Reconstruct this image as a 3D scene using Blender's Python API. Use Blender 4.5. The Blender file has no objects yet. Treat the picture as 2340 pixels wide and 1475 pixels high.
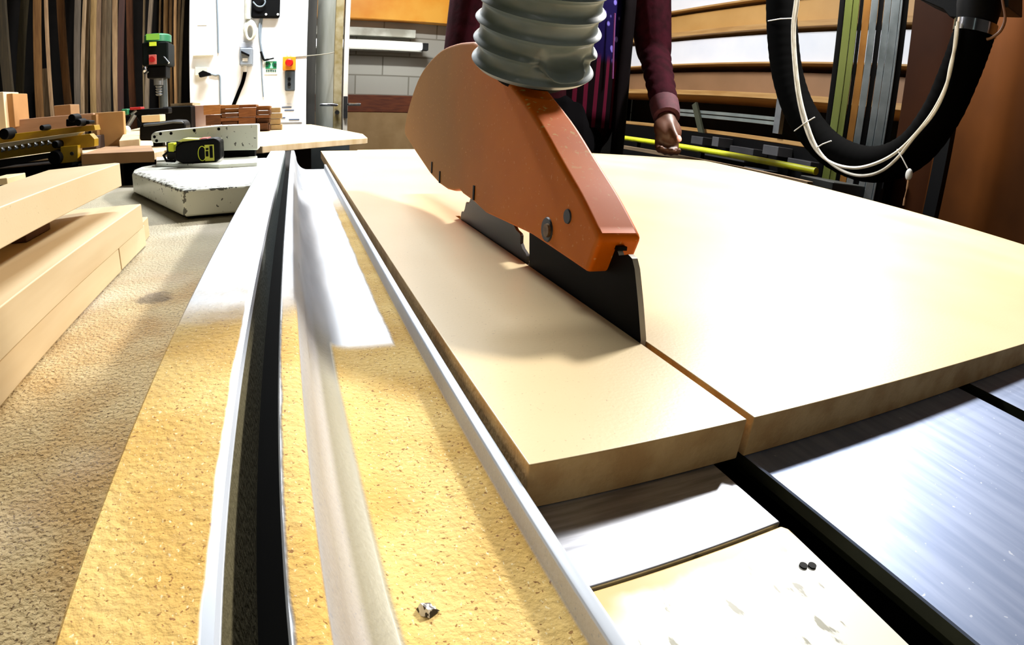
import bpy, bmesh, math, random
from mathutils import Vector, Matrix, Quaternion
random.seed(7)
SC = bpy.context.scene
COL = SC.collection
# ---------------------------------------------------------------- camera (wide-angle lens with barrel distortion)
T = 0.88                                   # height of the saw table
CAM = Vector((0, 0, T + 0.11))
K = (0.77936929, -0.02587231, -0.00843095)
YAW, PIT, ROL = -0.39590247, -0.3650185, 0.06810463
RM = (Matrix.Rotation(YAW, 3, 'Z') @ Matrix.Rotation(PIT, 3, 'X')
      @ Matrix(((1, 0, 0), (0, 0, -1), (0, 1, 0))) @ Matrix.Rotation(ROL, 3, 'Z'))
cd = bpy.data.cameras.new('camera'); co = bpy.data.objects.new('camera', cd)
COL.objects.link(co); SC.camera = co
cd.type = 'PANO'; cd.panorama_type = 'FISHEYE_LENS_POLYNOMIAL'
cd.sensor_fit = 'HORIZONTAL'; cd.sensor_width = 36; cd.sensor_height = 36 * 1475 / 2340
S_ = .001 * 2340 / 36
cd.fisheye_polynomial_k0 = 0; cd.fisheye_polynomial_k1 = -K[0] * S_; cd.fisheye_polynomial_k2 = 0
cd.fisheye_polynomial_k3 = -K[0] * K[1] * S_ ** 3; cd.fisheye_polynomial_k4 = -K[0] * K[2] * S_ ** 4
cd.fisheye_fov = math.pi; cd.clip_start = .005; cd.clip_end = 60
mw = RM.to_4x4(); mw.translation = CAM; co.matrix_world = mw
# ---------------------------------------------------------------- world, exposure
W = bpy.data.worlds.new('world'); SC.world = W; W.use_nodes = True
W.node_tree.nodes['Background'].inputs[0].default_value = (.75, .85, 1, 1)
W.node_tree.nodes['Background'].inputs[1].default_value = .03
SC.view_settings.view_transform = 'Standard'; SC.view_settings.look = 'None'
SC.view_settings.gamma = 1; SC.view_settings.use_curve_mapping = False
SC.view_settings.exposure = 0.05
SC.cycles.use_denoising = True; SC.cycles.max_bounces = 6

def area(name, loc, target, sx, sy, power, col=(1, .97, .92)):
    l = bpy.data.lights.new(name, 'AREA'); l.shape = 'RECTANGLE'; l.size = sx; l.size_y = sy; l.energy = power; l.color = col
    o = bpy.data.objects.new(name, l); COL.objects.link(o); o.location = loc
    o.rotation_euler = (Vector(target) - Vector(loc)).to_track_quat('-Z', 'Y').to_euler(); return o
area('key_lamp', (1.62, 1.22, 2.18), (.25, .35, T), .30, .18, 82, (1, .97, .93))
area('far_lamp', (.1, 2.5, 2.84), (.1, 2.3, 0), 1.1, .2, 135, (.95, .98, 1))
area('near_lamp', (-.3, -1.2, 2.84), (-.3, -1.2, 0), 1.5, .3, 2.5)
area('back_room_lamp', (1.0, 4.45, 2.9), (.8, 4.9, 1.0), 1.2, .3, 22)

def lin(c):
    return tuple(((v / 255) / 12.92 if v / 255 <= .04045 else ((v / 255 + .055) / 1.055) ** 2.4) for v in c) + (1,)

def ray(px, py):
    u = (px - 1170) / 1000; v = -(py - 737.5) / 1000; r = math.hypot(u, v)
    th = K[0] * r * (1 + K[1] * r * r + K[2] * r ** 3); k = math.sin(th) / r if r > 1e-9 else K[0]
    return RM @ Vector((u * k, v * k, -math.cos(th)))

def at(px, py, ax, val):
    "the point seen at a pixel, on the plane x, y or z = val"
    d = ray(px, py); i = 'xyz'.index(ax); t = (val - CAM[i]) / d[i]
    return CAM + d * t
# ---------------------------------------------------------------- materials
MATS = {}
def mat(name, c1, c2=None, rough=.6, metal=0, scale=8, stretch=(1, 1, 1), bump=0, bscale=None, emit=0, detail=4, lo=.35, hi=.65, coat=0, spec=.5):
    if name in MATS: return MATS[name]
    m = bpy.data.materials.new(name); m.use_nodes = True; nt = m.node_tree; N = nt.nodes; L = nt.links
    b = N['Principled BSDF']; b.inputs['Roughness'].default_value = rough; b.inputs['Metallic'].default_value = metal
    b.inputs['Base Color'].default_value = lin(c1); b.inputs['Coat Weight'].default_value = coat; b.inputs['Specular IOR Level'].default_value = spec
    if c2 or bump:
        tc = N.new('ShaderNodeTexCoord'); mp = N.new('ShaderNodeMapping'); mp.inputs['Scale'].default_value = stretch
        L.new(tc.outputs['Object'], mp.inputs[0])
    if c2:
        n = N.new('ShaderNodeTexNoise'); n.inputs['Scale'].default_value = scale; n.inputs['Detail'].default_value = detail
        L.new(mp.outputs[0], n.inputs[0]); r = N.new('ShaderNodeValToRGB')
        r.color_ramp.elements[0].position = lo; r.color_ramp.elements[0].color = lin(c1)
        r.color_ramp.elements[1].position = hi; r.color_ramp.elements[1].color = lin(c2)
        L.new(n.outputs[0], r.inputs[0]); L.new(r.outputs[0], b.inputs['Base Color'])
    if bump:
        n2 = N.new('ShaderNodeTexNoise'); n2.inputs['Scale'].default_value = bscale or scale * 3; n2.inputs['Detail'].default_value = 3
        L.new(mp.outputs[0], n2.inputs[0]); bp = N.new('ShaderNodeBump'); bp.inputs['Strength'].default_value = bump; bp.inputs['Distance'].default_value = .002
        L.new(n2.outputs[0], bp.inputs['Height']); L.new(bp.outputs[0], b.inputs['Normal'])
    if emit:
        b.inputs['Emission Color'].default_value = lin(c1); b.inputs['Emission Strength'].default_value = emit
    MATS[name] = m; return m

class NG:
    "small node-graph writer"
    def __init__(s, name):
        s.m = bpy.data.materials.new(name); s.m.use_nodes = True; s.t = s.m.node_tree; s.b = s.t.nodes['Principled BSDF']
        s.tc = s.t.nodes.new('ShaderNodeTexCoord'); s.sep = s.t.nodes.new('ShaderNodeSeparateXYZ'); s.t.links.new(s.tc.outputs['Object'], s.sep.inputs[0])
    def set(s, sock, v):
        if isinstance(v, (int, float)): sock.default_value = v
        elif isinstance(v, tuple): sock.default_value = v
        else: s.t.links.new(v, sock)
    def noise(s, scale, detail=3, stretch=(1, 1, 1), rough=.5):
        mp = s.t.nodes.new('ShaderNodeMapping'); mp.inputs['Scale'].default_value = stretch; s.t.links.new(s.tc.outputs['Object'], mp.inputs[0])
        n = s.t.nodes.new('ShaderNodeTexNoise'); n.inputs['Scale'].default_value = scale; n.inputs['Detail'].default_value = detail; n.inputs['Roughness'].default_value = rough
        s.t.links.new(mp.outputs[0], n.inputs[0]); return n.outputs[0]
    def math(s, op, a, b=0.0, clamp=False):
        n = s.t.nodes.new('ShaderNodeMath'); n.operation = op; n.use_clamp = clamp; s.set(n.inputs[0], a); s.set(n.inputs[1], b); return n.outputs[0]
    def step(s, v, lo, hi):
        n = s.t.nodes.new('ShaderNodeMapRange'); n.interpolation_type = 'SMOOTHSTEP'; s.set(n.inputs[0], v)
        n.inputs[1].default_value = min(lo, hi); n.inputs[2].default_value = max(lo, hi)
        n.inputs[3].default_value = 0 if lo < hi else 1; n.inputs[4].default_value = 1 if lo < hi else 0; return n.outputs[0]
    def mix(s, f, a, b):
        n = s.t.nodes.new('ShaderNodeMix'); n.data_type = 'RGBA'; s.set(n.inputs[0], f); s.set(n.inputs[6], a); s.set(n.inputs[7], b); return n.outputs[2]
    def bump(s, h, strength=.4, dist=.001):
        n = s.t.nodes.new('ShaderNodeBump'); n.inputs['Strength'].default_value = strength; n.inputs['Distance'].default_value = dist; s.set(n.inputs['Height'], h)
        s.t.links.new(n.outputs[0], s.b.inputs['Normal'])
    def out(s, col, rough, metal=0.0):
        s.set(s.b.inputs['Base Color'], col); s.set(s.b.inputs['Roughness'], rough); s.set(s.b.inputs['Metallic'], metal); return s.m

def dust_colour(g, c1, c2, dark, dens=.64):
    big = g.step(g.noise(22, 4), .35, .65); col = g.mix(big, lin(c1), lin(c2))
    sp = g.step(g.noise(820, 2), dens, dens + .06); col = g.mix(g.math('MULTIPLY', sp, .85), col, lin(dark))
    fl = g.step(g.noise(900, 2, (1.3, .8, 1)), .64, .72)
    return g.mix(g.math('MULTIPLY', fl, .6), col, lin((250, 236, 190)))

def m_fence():
    g = NG('dusty_aluminium'); x, y, z = g.sep.outputs
    wob = g.math('MULTIPLY', g.math('SUBTRACT', g.noise(30, 5), .5), .07)
    yy = g.math('ADD', y, wob)
    strip = g.step(yy, .245, .175)                                        # dust on the flat rails
    trough = g.step(g.math('ADD', y, g.math('MULTIPLY', wob, .15)), .246, .236)
    edge = g.math('MULTIPLY', g.step(g.math('ADD', x, g.math('MULTIPLY', wob, .05)), .0405, .0425), g.step(yy, .75, .55))
    intr = g.math('MULTIPLY', g.step(g.math('ADD', x, g.math('MULTIPLY', wob, .02)), .0108, .0128), g.step(x, .0515, .0505))
    tr = g.math('MULTIPLY', g.math('MAXIMUM', trough, edge), intr)
    wall = g.math('MULTIPLY', g.math('MULTIPLY', g.step(x, -.004, .0), g.step(x, .013, .009)), g.math('MULTIPLY', g.step(yy, .30, .2), .22))
    bare = g.math('MULTIPLY', g.noise(55, 3), .0016)
    e1 = g.math('MAXIMUM', g.step(g.math('ADD', x, bare), -.0205, -.0212), g.step(g.math('SUBTRACT', x, bare), -.0086, -.0078))
    top = g.math('MULTIPLY', g.math('MULTIPLY', g.step(z, .0365, .0378), strip), e1)
    mask = g.math('MAXIMUM', g.math('MAXIMUM', top, wall), tr, True)
    mask = g.math('MULTIPLY', mask, g.math('ADD', .93, g.math('MULTIPLY', g.noise(200, 3), .12)), True)
    al = g.mix(g.step(g.noise(10, 3, (5, 1, 5)), .3, .7), lin((160, 166, 174)), lin((186, 191, 198)))
    scr = g.step(g.noise(90, 2, (1, .25, 1)), .70, .73)
    al = g.mix(g.math('MULTIPLY', scr, .5), al, lin((120, 118, 105)))
    du = dust_colour(g, (226, 193, 118), (205, 164, 84), (132, 84, 34), .63)
    col = g.mix(mask, al, du)
    gb = g.math('MULTIPLY', g.math('MULTIPLY', g.step(x, .0035, .0060), g.step(x, .0135, .0115)), g.math('MULTIPLY', g.step(yy, .32, .18), g.step(z, .034, .030)))
    col = g.mix(g.math('MULTIPLY', gb, .75), col, lin((132, 126, 96)))
    gr = g.math('MULTIPLY', g.math('MULTIPLY', g.step(x, -.0192, -.0188), g.step(x, -.0080, -.0084)), g.step(z, .0382, .0372))
    grime = g.mix(g.step(yy, .40, .15), lin((120, 128, 126)), lin((96, 88, 58)))
    col = g.mix(gr, col, grime); mask = g.math('MAXIMUM', mask, g.math('MULTIPLY', gr, .8))
    g.bump(g.math('MULTIPLY', g.noise(520, 3), mask), .55, .0012)
    return g.out(col, g.math('ADD', .45, g.math('MULTIPLY', mask, .45)), g.math('MULTIPLY', g.math('SUBTRACT', 1.0, mask), .35))

def m_dusty_table():
    g = NG('sawdust_covered_metal'); x, y, z = g.sep.outputs
    n = g.noise(9, 4)
    col = dust_colour(g, (208, 184, 134), (188, 150, 88), (98, 70, 38), .585)
    grey = g.math('MULTIPLY', g.step(g.math('ADD', y, g.math('MULTIPLY', n, .25)), .36, .62), .8)
    col = g.mix(grey, col, lin((168, 165, 146)))
    ex = g.math('MULTIPLY', g.math('ADD', x, .0946), 60.0); ey = g.math('MULTIPLY', g.math('SUBTRACT', y, .3512), 70.0)
    rr = g.math('ADD', g.math('MULTIPLY', ex, ex), g.math('MULTIPLY', ey, ey)); rr = g.math('ADD', rr, g.math('MULTIPLY', g.math('SUBTRACT', g.noise(120, 4), .5), 1.6))
    col = g.mix(g.math('MULTIPLY', g.step(rr, .9, .2), .7), col, lin((84, 72, 58)))
    pale = g.math('MULTIPLY', g.step(g.noise(7, 2), .5, .66), .5)
    col = g.mix(pale, col, lin((222, 212, 196)))
    g.bump(g.noise(430, 4), .9, .002)
    return g.out(col, .85)

def m_board(name, a, b, rough, coat=0):
    g = NG(name); col = g.mix(g.step(g.noise(5, 4), .3, .7), lin(a), lin(b))
    sp = g.step(g.noise(700, 2), .68, .75); col = g.mix(g.math('MULTIPLY', sp, .35), col, lin((120, 85, 50)))
    g.bump(g.noise(600, 2), .12, .0004); g.b.inputs['Coat Weight'].default_value = coat; g.b.inputs['Coat Roughness'].default_value = .3
    return g.out(col, rough)

def m_edge():
    g = NG('sawn_fibreboard_edge'); col = g.mix(g.step(g.noise(60, 5), .3, .7), lin((218, 180, 120)), lin((192, 148, 90)))
    g.bump(g.noise(500, 3), .5, .0008); return g.out(col, .85)

M_FENCE = m_fence(); M_DUST = m_dusty_table()
M_MDF = m_board('fibreboard_face', (228, 207, 164), (219, 195, 148), .36, .25); M_EDGE = m_edge()
M_CREAM = m_board('cream_board', (220, 200, 162), (208, 182, 138), .5)
M_STEEL = mat('ground_steel', (150, 153, 158), (180, 183, 190), rough=.22, metal=1, scale=14, stretch=(20, 1, 1))
M_BLACK = mat('black_paint', (3, 3, 4), rough=.6, spec=.1)
M_RUBBER = mat('black_rubber', (1, 1, 1), rough=.9, spec=.03)
M_CHROME = mat('chrome', (200, 203, 208), rough=.15, metal=1)
M_GREY = mat('grey_metal', (120, 124, 128), (150, 153, 156), rough=.4, metal=.6)
M_DARKMET = mat('dark_metal', (38, 38, 40), (60, 60, 60), rough=.45, metal=.6)
# ---------------------------------------------------------------- mesh helpers
class MB:
    def __init__(s): s.v = []; s.f = []
    def add(s, vs, fs):
        n = len(s.v); s.v += [Vector(v) for v in vs]; s.f += [tuple(i + n for i in f) for f in fs]; return s
    def box(s, lo, hi, rot=None, piv=None):
        x0, y0, z0 = lo; x1, y1, z1 = hi
        v = [Vector(p) for p in ((x0, y0, z0), (x1, y0, z0), (x1, y1, z0), (x0, y1, z0), (x0, y0, z1), (x1, y0, z1), (x1, y1, z1), (x0, y1, z1))]
        if rot is not None:
            p = Vector(piv) if piv is not None else (Vector(lo) + Vector(hi)) / 2
            v = [p + rot @ (q - p) for q in v]
        return s.add(v, [(0, 3, 2, 1), (4, 5, 6, 7), (0, 1, 5, 4), (1, 2, 6, 5), (2, 3, 7, 6), (3, 0, 4, 7)])
    def prism(s, poly, ax, a, b):
        "extrude a polygon (two coordinates, counter-clockwise or not) along axis ax from a to b"
        n = len(poly)
        def mk(p, t): return {'x': (t, p[0], p[1]), 'y': (p[0], t, p[1]), 'z': (p[0], p[1], t)}[ax]
        vs = [mk(p, a) for p in poly] + [mk(p, b) for p in poly]
        fs = [tuple(range(n)), tuple(range(2 * n - 1, n - 1, -1))] + [(i, i + n, (i + 1) % n + n, (i + 1) % n) for i in range(n)]
        return s.add(vs, fs)
    def tube(s, path, r, seg=12, caps=True):
        P = [Vector(p) for p in path]; n = len(P); R = r if isinstance(r, (list, tuple)) else [r] * n
        up = None; rings = []
        for i in range(n):
            d = (P[min(i + 1, n - 1)] - P[max(i - 1, 0)]).normalized()
            if up is None: up = d.orthogonal().normalized()
            up = (up - d * up.dot(d)).normalized(); w = d.cross(up)
            rings.append([P[i] + (up * math.cos(a) + w * math.sin(a)) * R[i] for a in [2 * math.pi * k / seg for k in range(seg)]])
        vs = [q for rg in rings for q in rg]
        fs = [(i * seg + k, i * seg + (k + 1) % seg, (i + 1) * seg + (k + 1) % seg, (i + 1) * seg + k) for i in range(n - 1) for k in range(seg)]
        if caps: fs += [tuple(range(seg - 1, -1, -1)), tuple(range((n - 1) * seg, n * seg))]
        return s.add(vs, fs)
    def ell(s, c, r, rot=None, u=20, v=12):
        c = Vector(c); vs = []; fs = []
        for j in range(v + 1):
            ph = math.pi * j / v
            for i in range(u):
                a = 2 * math.pi * i / u; q = Vector((r[0] * math.sin(ph) * math.cos(a), r[1] * math.sin(ph) * math.sin(a), r[2] * math.cos(ph)))
                vs.append(c + (rot @ q if rot is not None else q))
        for j in range(v):
            for i in range(u): fs.append((j * u + i, (j + 1) * u + i, (j + 1) * u + (i + 1) % u, j * u + (i + 1) % u))
        return s.add(vs, fs)
    def limb(s, p, q, r0, r1, seg=16):
        "closed tapered capsule"
        p = Vector(p); q = Vector(q); d = (q - p).normalized(); path = []; R = []
        for k in range(0, 5):
            a = math.pi / 2 * k / 4; path.append(p - d * r0 * math.cos(a)); R.append(max(r0 * math.sin(a), 1e-4))
        for k in range(0, 5):
            a = math.pi / 2 * k / 4; path.append(q + d * r1 * math.sin(a)); R.append(max(r1 * math.cos(a), 1e-4))
        return s.tube(path, R, seg)
    def build(s, name, m, parent=None, bevel=0, origin=None, seg=2, angle=35, kind=None, remesh=0, smooth=0):
        if origin is None:
            lo = [min(v[i] for v in s.v) for i in range(3)]; hi = [max(v[i] for v in s.v) for i in range(3)]
            origin = Vector(((lo[0] + hi[0]) / 2, (lo[1] + hi[1]) / 2, lo[2]))
        origin = Vector(origin)
        me = bpy.data.meshes.new(name); me.from_pydata([v - origin for v in s.v], [], s.f)
        bm = bmesh.new(); bm.from_mesh(me); bmesh.ops.remove_doubles(bm, verts=bm.verts, dist=1e-6)
        bmesh.ops.recalc_face_normals(bm, faces=bm.faces); bm.to_mesh(me); bm.free()
        for mm in (m if isinstance(m, list) else [m]): me.materials.append(mm)
        for p in me.polygons: p.use_smooth = True
        me.set_sharp_from_angle(angle=math.radians(angle))
        o = bpy.data.objects.new(name, me); COL.objects.link(o)
        if parent: o.parent = parent; o.location = origin - world_loc(parent)
        else: o.location = origin
        if bevel:
            b = o.modifiers.new('bevel', 'BEVEL'); b.width = bevel; b.segments = seg; b.limit_method = 'ANGLE'; b.angle_limit = math.radians(30); b.harden_normals = True
        if remesh:
            r = o.modifiers.new('remesh', 'REMESH'); r.mode = 'VOXEL'; r.voxel_size = remesh; r.use_smooth_shade = True
        if smooth:
            q = o.modifiers.new('smooth', 'SMOOTH'); q.iterations = smooth; q.factor = .5
        if kind: o['kind'] = kind
        return o
def world_loc(o):
    v = Vector(o.location)
    while o.parent: o = o.parent; v += Vector(o.location)
    return v
def tag(o, label, cat=None, group=None, kind=None):
    o['label'] = label
    if cat: o['category'] = cat
    if group: o['group'] = group
    if kind: o['kind'] = kind
    return o
def thing(name, label, cat, loc, group=None):
    o = bpy.data.objects.new(name, None); COL.objects.link(o); o.location = loc; o.empty_display_size = .05
    return tag(o, label, cat, group)
def box(lo, hi, rot=None, piv=None): return MB().box(lo, hi, rot, piv)
def prect(x0, y0, x1, y1, Y, dep, into=None):
    "a box whose front face at distance Y fills the given picture rectangle"
    a = at(x0, (y0 + y1) / 2, 'y', Y); b = at(x1, (y0 + y1) / 2, 'y', Y); c = at((x0 + x1) / 2, y0, 'y', Y); d = at((x0 + x1) / 2, y1, 'y', Y)
    return (into or MB()).box((a.x, Y, d.z), (b.x, Y + dep, c.z))
def smoothpath(pts, n=8):
    P = [Vector(p) for p in pts]; out = []
    for i in range(len(P) - 1):
        a, b, c, d = P[max(i - 1, 0)], P[i], P[i + 1], P[min(i + 2, len(P) - 1)]
        for k in range(n):
            t = k / n; out.append(.5 * ((2 * b) + (c - a) * t + (2 * a - 5 * b + 4 * c - d) * t * t + (3 * b - a - 3 * c + d) * t ** 3))
    out.append(P[-1]); return out
# ================================================================ SETTING
def st(name, mb, m, **k): return mb.build(name, m, kind='structure', **k)
M_WALLW = mat('white_painted_wall', (240, 242, 246), (250, 251, 253), rough=.6, scale=3)
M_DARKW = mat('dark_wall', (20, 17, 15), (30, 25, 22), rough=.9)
M_FLOOR = mat('dark_concrete', (46, 44, 42), (66, 62, 58), rough=.8, scale=4, bump=.2)
st('floor', box((-4, -2.5, -.1), (4.5, 5.2, 0)), M_FLOOR)
st('ceiling', box((-4, -2.5, 3), (4.5, 5.2, 3.1)), mat('ceiling_paint', (90, 88, 84), (100, 98, 92), rough=.9))
st('wall_left', box((-4.1, -2.5, 0), (-4, 5.2, 3)), mat('side_wall', (48, 45, 42), (60, 56, 52), rough=.9))
st('wall_right', box((4.5, -2.5, 0), (4.6, 5.2, 3)), MATS['side_wall'])
st('wall_front', box((-4, -2.6, 0), (4.5, -2.5, 3)), MATS['side_wall'])
BY = 3.2
xl = at(432, 120, 'y', BY).x; xr = at(701, 140, 'y', BY).x
st('wall_white', box((xl, BY, 0), (xr, BY + .12, 3)), M_WALLW, bevel=.004)
st('wall_alcove', box((-4, 4.0, 0), (xl + .1, 4.1, 3)), M_DARKW)  # alcove walls coloured near-black to carry the shadow behind the planks
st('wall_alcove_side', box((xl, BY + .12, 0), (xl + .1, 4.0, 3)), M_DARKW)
# brick wall of the room behind the doorway
def m_brick():
    g = NG('painted_brickwork'); br = g.t.nodes.new('ShaderNodeTexBrick'); mp = g.t.nodes.new('ShaderNodeMapping')
    mp.inputs['Rotation'].default_value = (math.pi / 2, 0, 0); g.t.links.new(g.tc.outputs['Object'], mp.inputs[0]); g.t.links.new(mp.outputs[0], br.inputs[0])
    br.inputs['Color1'].default_value = lin((196, 192, 178)); br.inputs['Color2'].default_value = lin((176, 172, 160)); br.inputs['Mortar'].default_value = lin((140, 135, 120))
    br.inputs['Scale'].default_value = 1; br.inputs['Brick Width'].default_value = .44; br.inputs['Row Height'].default_value = .16; br.inputs['Mortar Size'].default_value = .006
    return g.out(br.outputs[0], .7)
st('wall_back', box((xl + .1, 4.75, 0), (4.5, 4.85, 3)), m_brick())
# right of the doorway: reveal posts
M_POST = mat('worn_timber_paint', (120, 104, 58), (150, 140, 110), rough=.7, scale=20)
M_FRAME = mat('cream_door_frame', (206, 198, 182), (225, 218, 205), rough=.6, scale=12)
tr = prect(786, -60, 797, 345, BY - .02, .10); o = tr.build('trim_1', M_FRAME, kind='structure', bevel=.003)
# dark gap and hanging strips beside the white wall
M_GREYP = mat('grey_door_paint', (150, 152, 140), (178, 180, 172), rough=.5, scale=6, stretch=(4, 1, .5))
d = thing('door_1', 'grey painted door standing ajar between the white wall and the timber post', 'door', (.16, BY + .05, 0)); d['kind'] = 'structure'
p0 = at(722, 150, 'y', BY + .25); p1 = at(765, 150, 'y', BY + .02)
a, b = (p0.x, p0.y), (p1.x, p1.y)
MB().prism([a, b, (b[0] + .01, b[1] + .04), (a[0] + .01, a[1] + .04)], 'z', .02, 2.2).build('door_leaf', M_GREYP, d, bevel=.002)
prect(765, -60, 783, 300, BY - .03, .06).build('door_edge', M_POST, d, bevel=.002)
lv = MB(); q = at(768, 240, 'y', BY - .04); lv.tube([q, q + Vector((0, -.045, 0)), q + Vector((-.03, -.05, 0)), q + Vector((-.09, -.05, 0))], .008, 10)
q2 = at(797, 239, 'y', BY - .04); lv.tube([q2, q2 + Vector((0, -.04, 0)), q2 + Vector((.06, -.045, 0))], .008, 10)
lv.build('door_handle', M_CHROME, d)
prect(785, 220, 794, 270, BY - .035, .02).build('lock_plate', M_DARKMET, d, bevel=.001)
lk = MB(); q = at(770, 257, 'y', BY - .035); lk.tube([q, q + Vector((0, -.02, 0))], .012, 12); lk.build('lock', M_DARKMET, d)
prect(699, -60, 722, 300, BY + .1, .02).build('trim_2', mat('dark_recess', (28, 26, 22), (46, 44, 38), rough=.8, scale=5, stretch=(6, 1, .4)), kind='structure')
# ================================================================ BACK ROOM
RY = 4.6
o = prect(700, -160, 1075, 44, RY, .14).build('orange_board', mat('orange_sheet', (238, 150, 40), (250, 180, 70), rough=.35, scale=4)); tag(o, 'bright orange sheet high on the wall beyond the doorway', 'board')
lt = thing('strip_light', 'white fluorescent tube glowing in the room behind the open door', 'light', at(880, 102, 'y', RY))
a = at(793, 101, 'y', RY - .03); b = at(964, 105, 'y', RY - .03); b.z = a.z = (a.z + b.z) / 2
MB().tube([a + (a - b) * .8, b], .028, 16).build('tube', mat('lit_tube', (255, 255, 255), emit=3.2), lt)
box((a.x - .6, RY + .01, a.z - .04), (b.x + .02, RY + .15, a.z + .04)).build('batten', mat('batten_white', (180, 180, 170), rough=.5), lt, bevel=.004)
box((b.x, RY - .05, a.z - .03), (b.x + .05, RY + .01, a.z + .03)).build('end_cap', M_DARKMET, lt, bevel=.004)
o = prect(700, 217, 1000, 256, RY + .1, .05).build('timber_rail', mat('red_brown_timber', (120, 58, 22), (92, 40, 14), rough=.6, scale=9, stretch=(1, 6, 6)), bevel=.004); tag(o, 'red-brown timber rail across the wall behind the guard', 'rail')
o = prect(700, 257, 1010, 620, RY + .08, .05).build('fibreboard_sheet', mat('tan_sheet', (176, 142, 96), (160, 126, 80), rough=.6)); tag(o, 'tan board leaning low on the wall beyond the doorway', 'board')
o = prect(700, 62, 950, 80, RY + .03, .12).build('ceiling_duct', mat('duct_white', (214, 214, 200), (150, 146, 130), rough=.5, scale=5)); tag(o, 'pale horizontal trunking above the fluorescent tube', 'trunking')
# ================================================================ LIGHT FIXTURES (above the picture)
for k, (x, y) in enumerate(((.1, 2.5), (-.3, -1.2))):
    f = thing('ceiling_light', ('white twin-tube ceiling light over the workbench', 'white twin-tube ceiling light behind the saw')[k], 'light', (x, y, 2.9))
    box((x - .75, y - .16, 2.9), (x + .75, y + .16, 3.0)).build('housing', MATS['batten_white'], f, bevel=.005)
    MB().tube([(x - .7, y - .07, 2.875), (x + .7, y - .07, 2.875)], .018, 12).build('tube', MATS['lit_tube'], f)
pl_ = thing('added_pendant', 'white pendant fixture added out of view above the saw to carry the key lamp', 'light', (1.62, 1.22, 2.2))  # unseen fixture, added so that the low key lamp has a body
box((1.40, 1.10, 2.33), (1.84, 1.34, 2.38)).build('housing', MATS['batten_white'], pl_, bevel=.005)
MB().tube([(1.44, 1.22, 2.315), (1.80, 1.22, 2.315)], .012, 10).build('tube', MATS['lit_tube'], pl_)
MB().tube([(1.62, 1.22, 2.38), (1.62, 1.22, 3.0)], .004, 8).build('flex', M_BLACK, pl_)
# ================================================================ SAW
def fence():
    F = thing('rip_fence', 'long aluminium fence extrusion with a deep groove, coated in golden sawdust', 'fence', (0, 0, T))
    y0, y1 = -.16, 1.05; h = .039
    L = MB().prism([(-.0455, .0), (-.0455, h - .001), (-.0445, h), (-.0195, h), (-.0187, h - .001), (-.0187, .004), (-.0187, 0)], 'y', y0, y1)
    L.v = [v + Vector((0, 0, T)) for v in L.v]
    L.build('flat_rail', M_FENCE, F, origin=(0, 0, T))
    pts = [(-.0083, 0), (-.0083, h - .0006), (-.0078, h), (-.0032, h), (-.0022, h - .0007), (-.0012, h - .0035)]
    for k in range(11):
        t = k / 10; a = math.pi + t * math.pi / 2
        pts.append((.0205 + .0195 * math.cos(a), .0265 + .0225 * math.sin(a) + .0002))
    pts += [(.03, .004), (.0505, .0042), (.0512, .005), (.0512, .0118), (.0518, .0125), (.0548, .0125), (.0553, .0118), (.0553, 0)]
    Rr = MB().prism(pts, 'y', y0, y1); Rr.v = [v + Vector((0, 0, T)) for v in Rr.v]
    Rr.build('scooped_rail', M_FENCE, F, origin=(0, 0, T), angle=50)
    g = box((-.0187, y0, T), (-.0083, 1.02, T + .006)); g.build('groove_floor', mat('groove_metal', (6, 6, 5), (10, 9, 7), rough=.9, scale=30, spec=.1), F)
    q = at(975, 1398, 'z', T + .0045); c_ = MB()
    c_.add([q + Vector(v) for v in ((-.0022, .0012, 0), (.0012, .0020, 0), (.0030, -.0006, 0), (.0002, -.0022, 0), (-.0016, -.0010, 0), (-.0012, .0010, .0022), (.0012, .0012, .0014), (.0018, -.0006, .0010), (.0, -.0012, .0020))],
           [(0, 1, 2, 3, 4), (0, 5, 6, 1), (1, 6, 7, 2), (2, 7, 8, 3), (3, 8, 5, 4), (4, 5, 0), (5, 8, 7, 6)])
    tag(c_.build('wood_splinter', mat('pale_splinter', (236, 232, 222), (40, 30, 24), rough=.5, scale=420, lo=.48, hi=.52)), 'tiny pale and dark splinter lying in the sawdust of the fence near the bottom edge', 'splinter')
fence()
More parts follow.
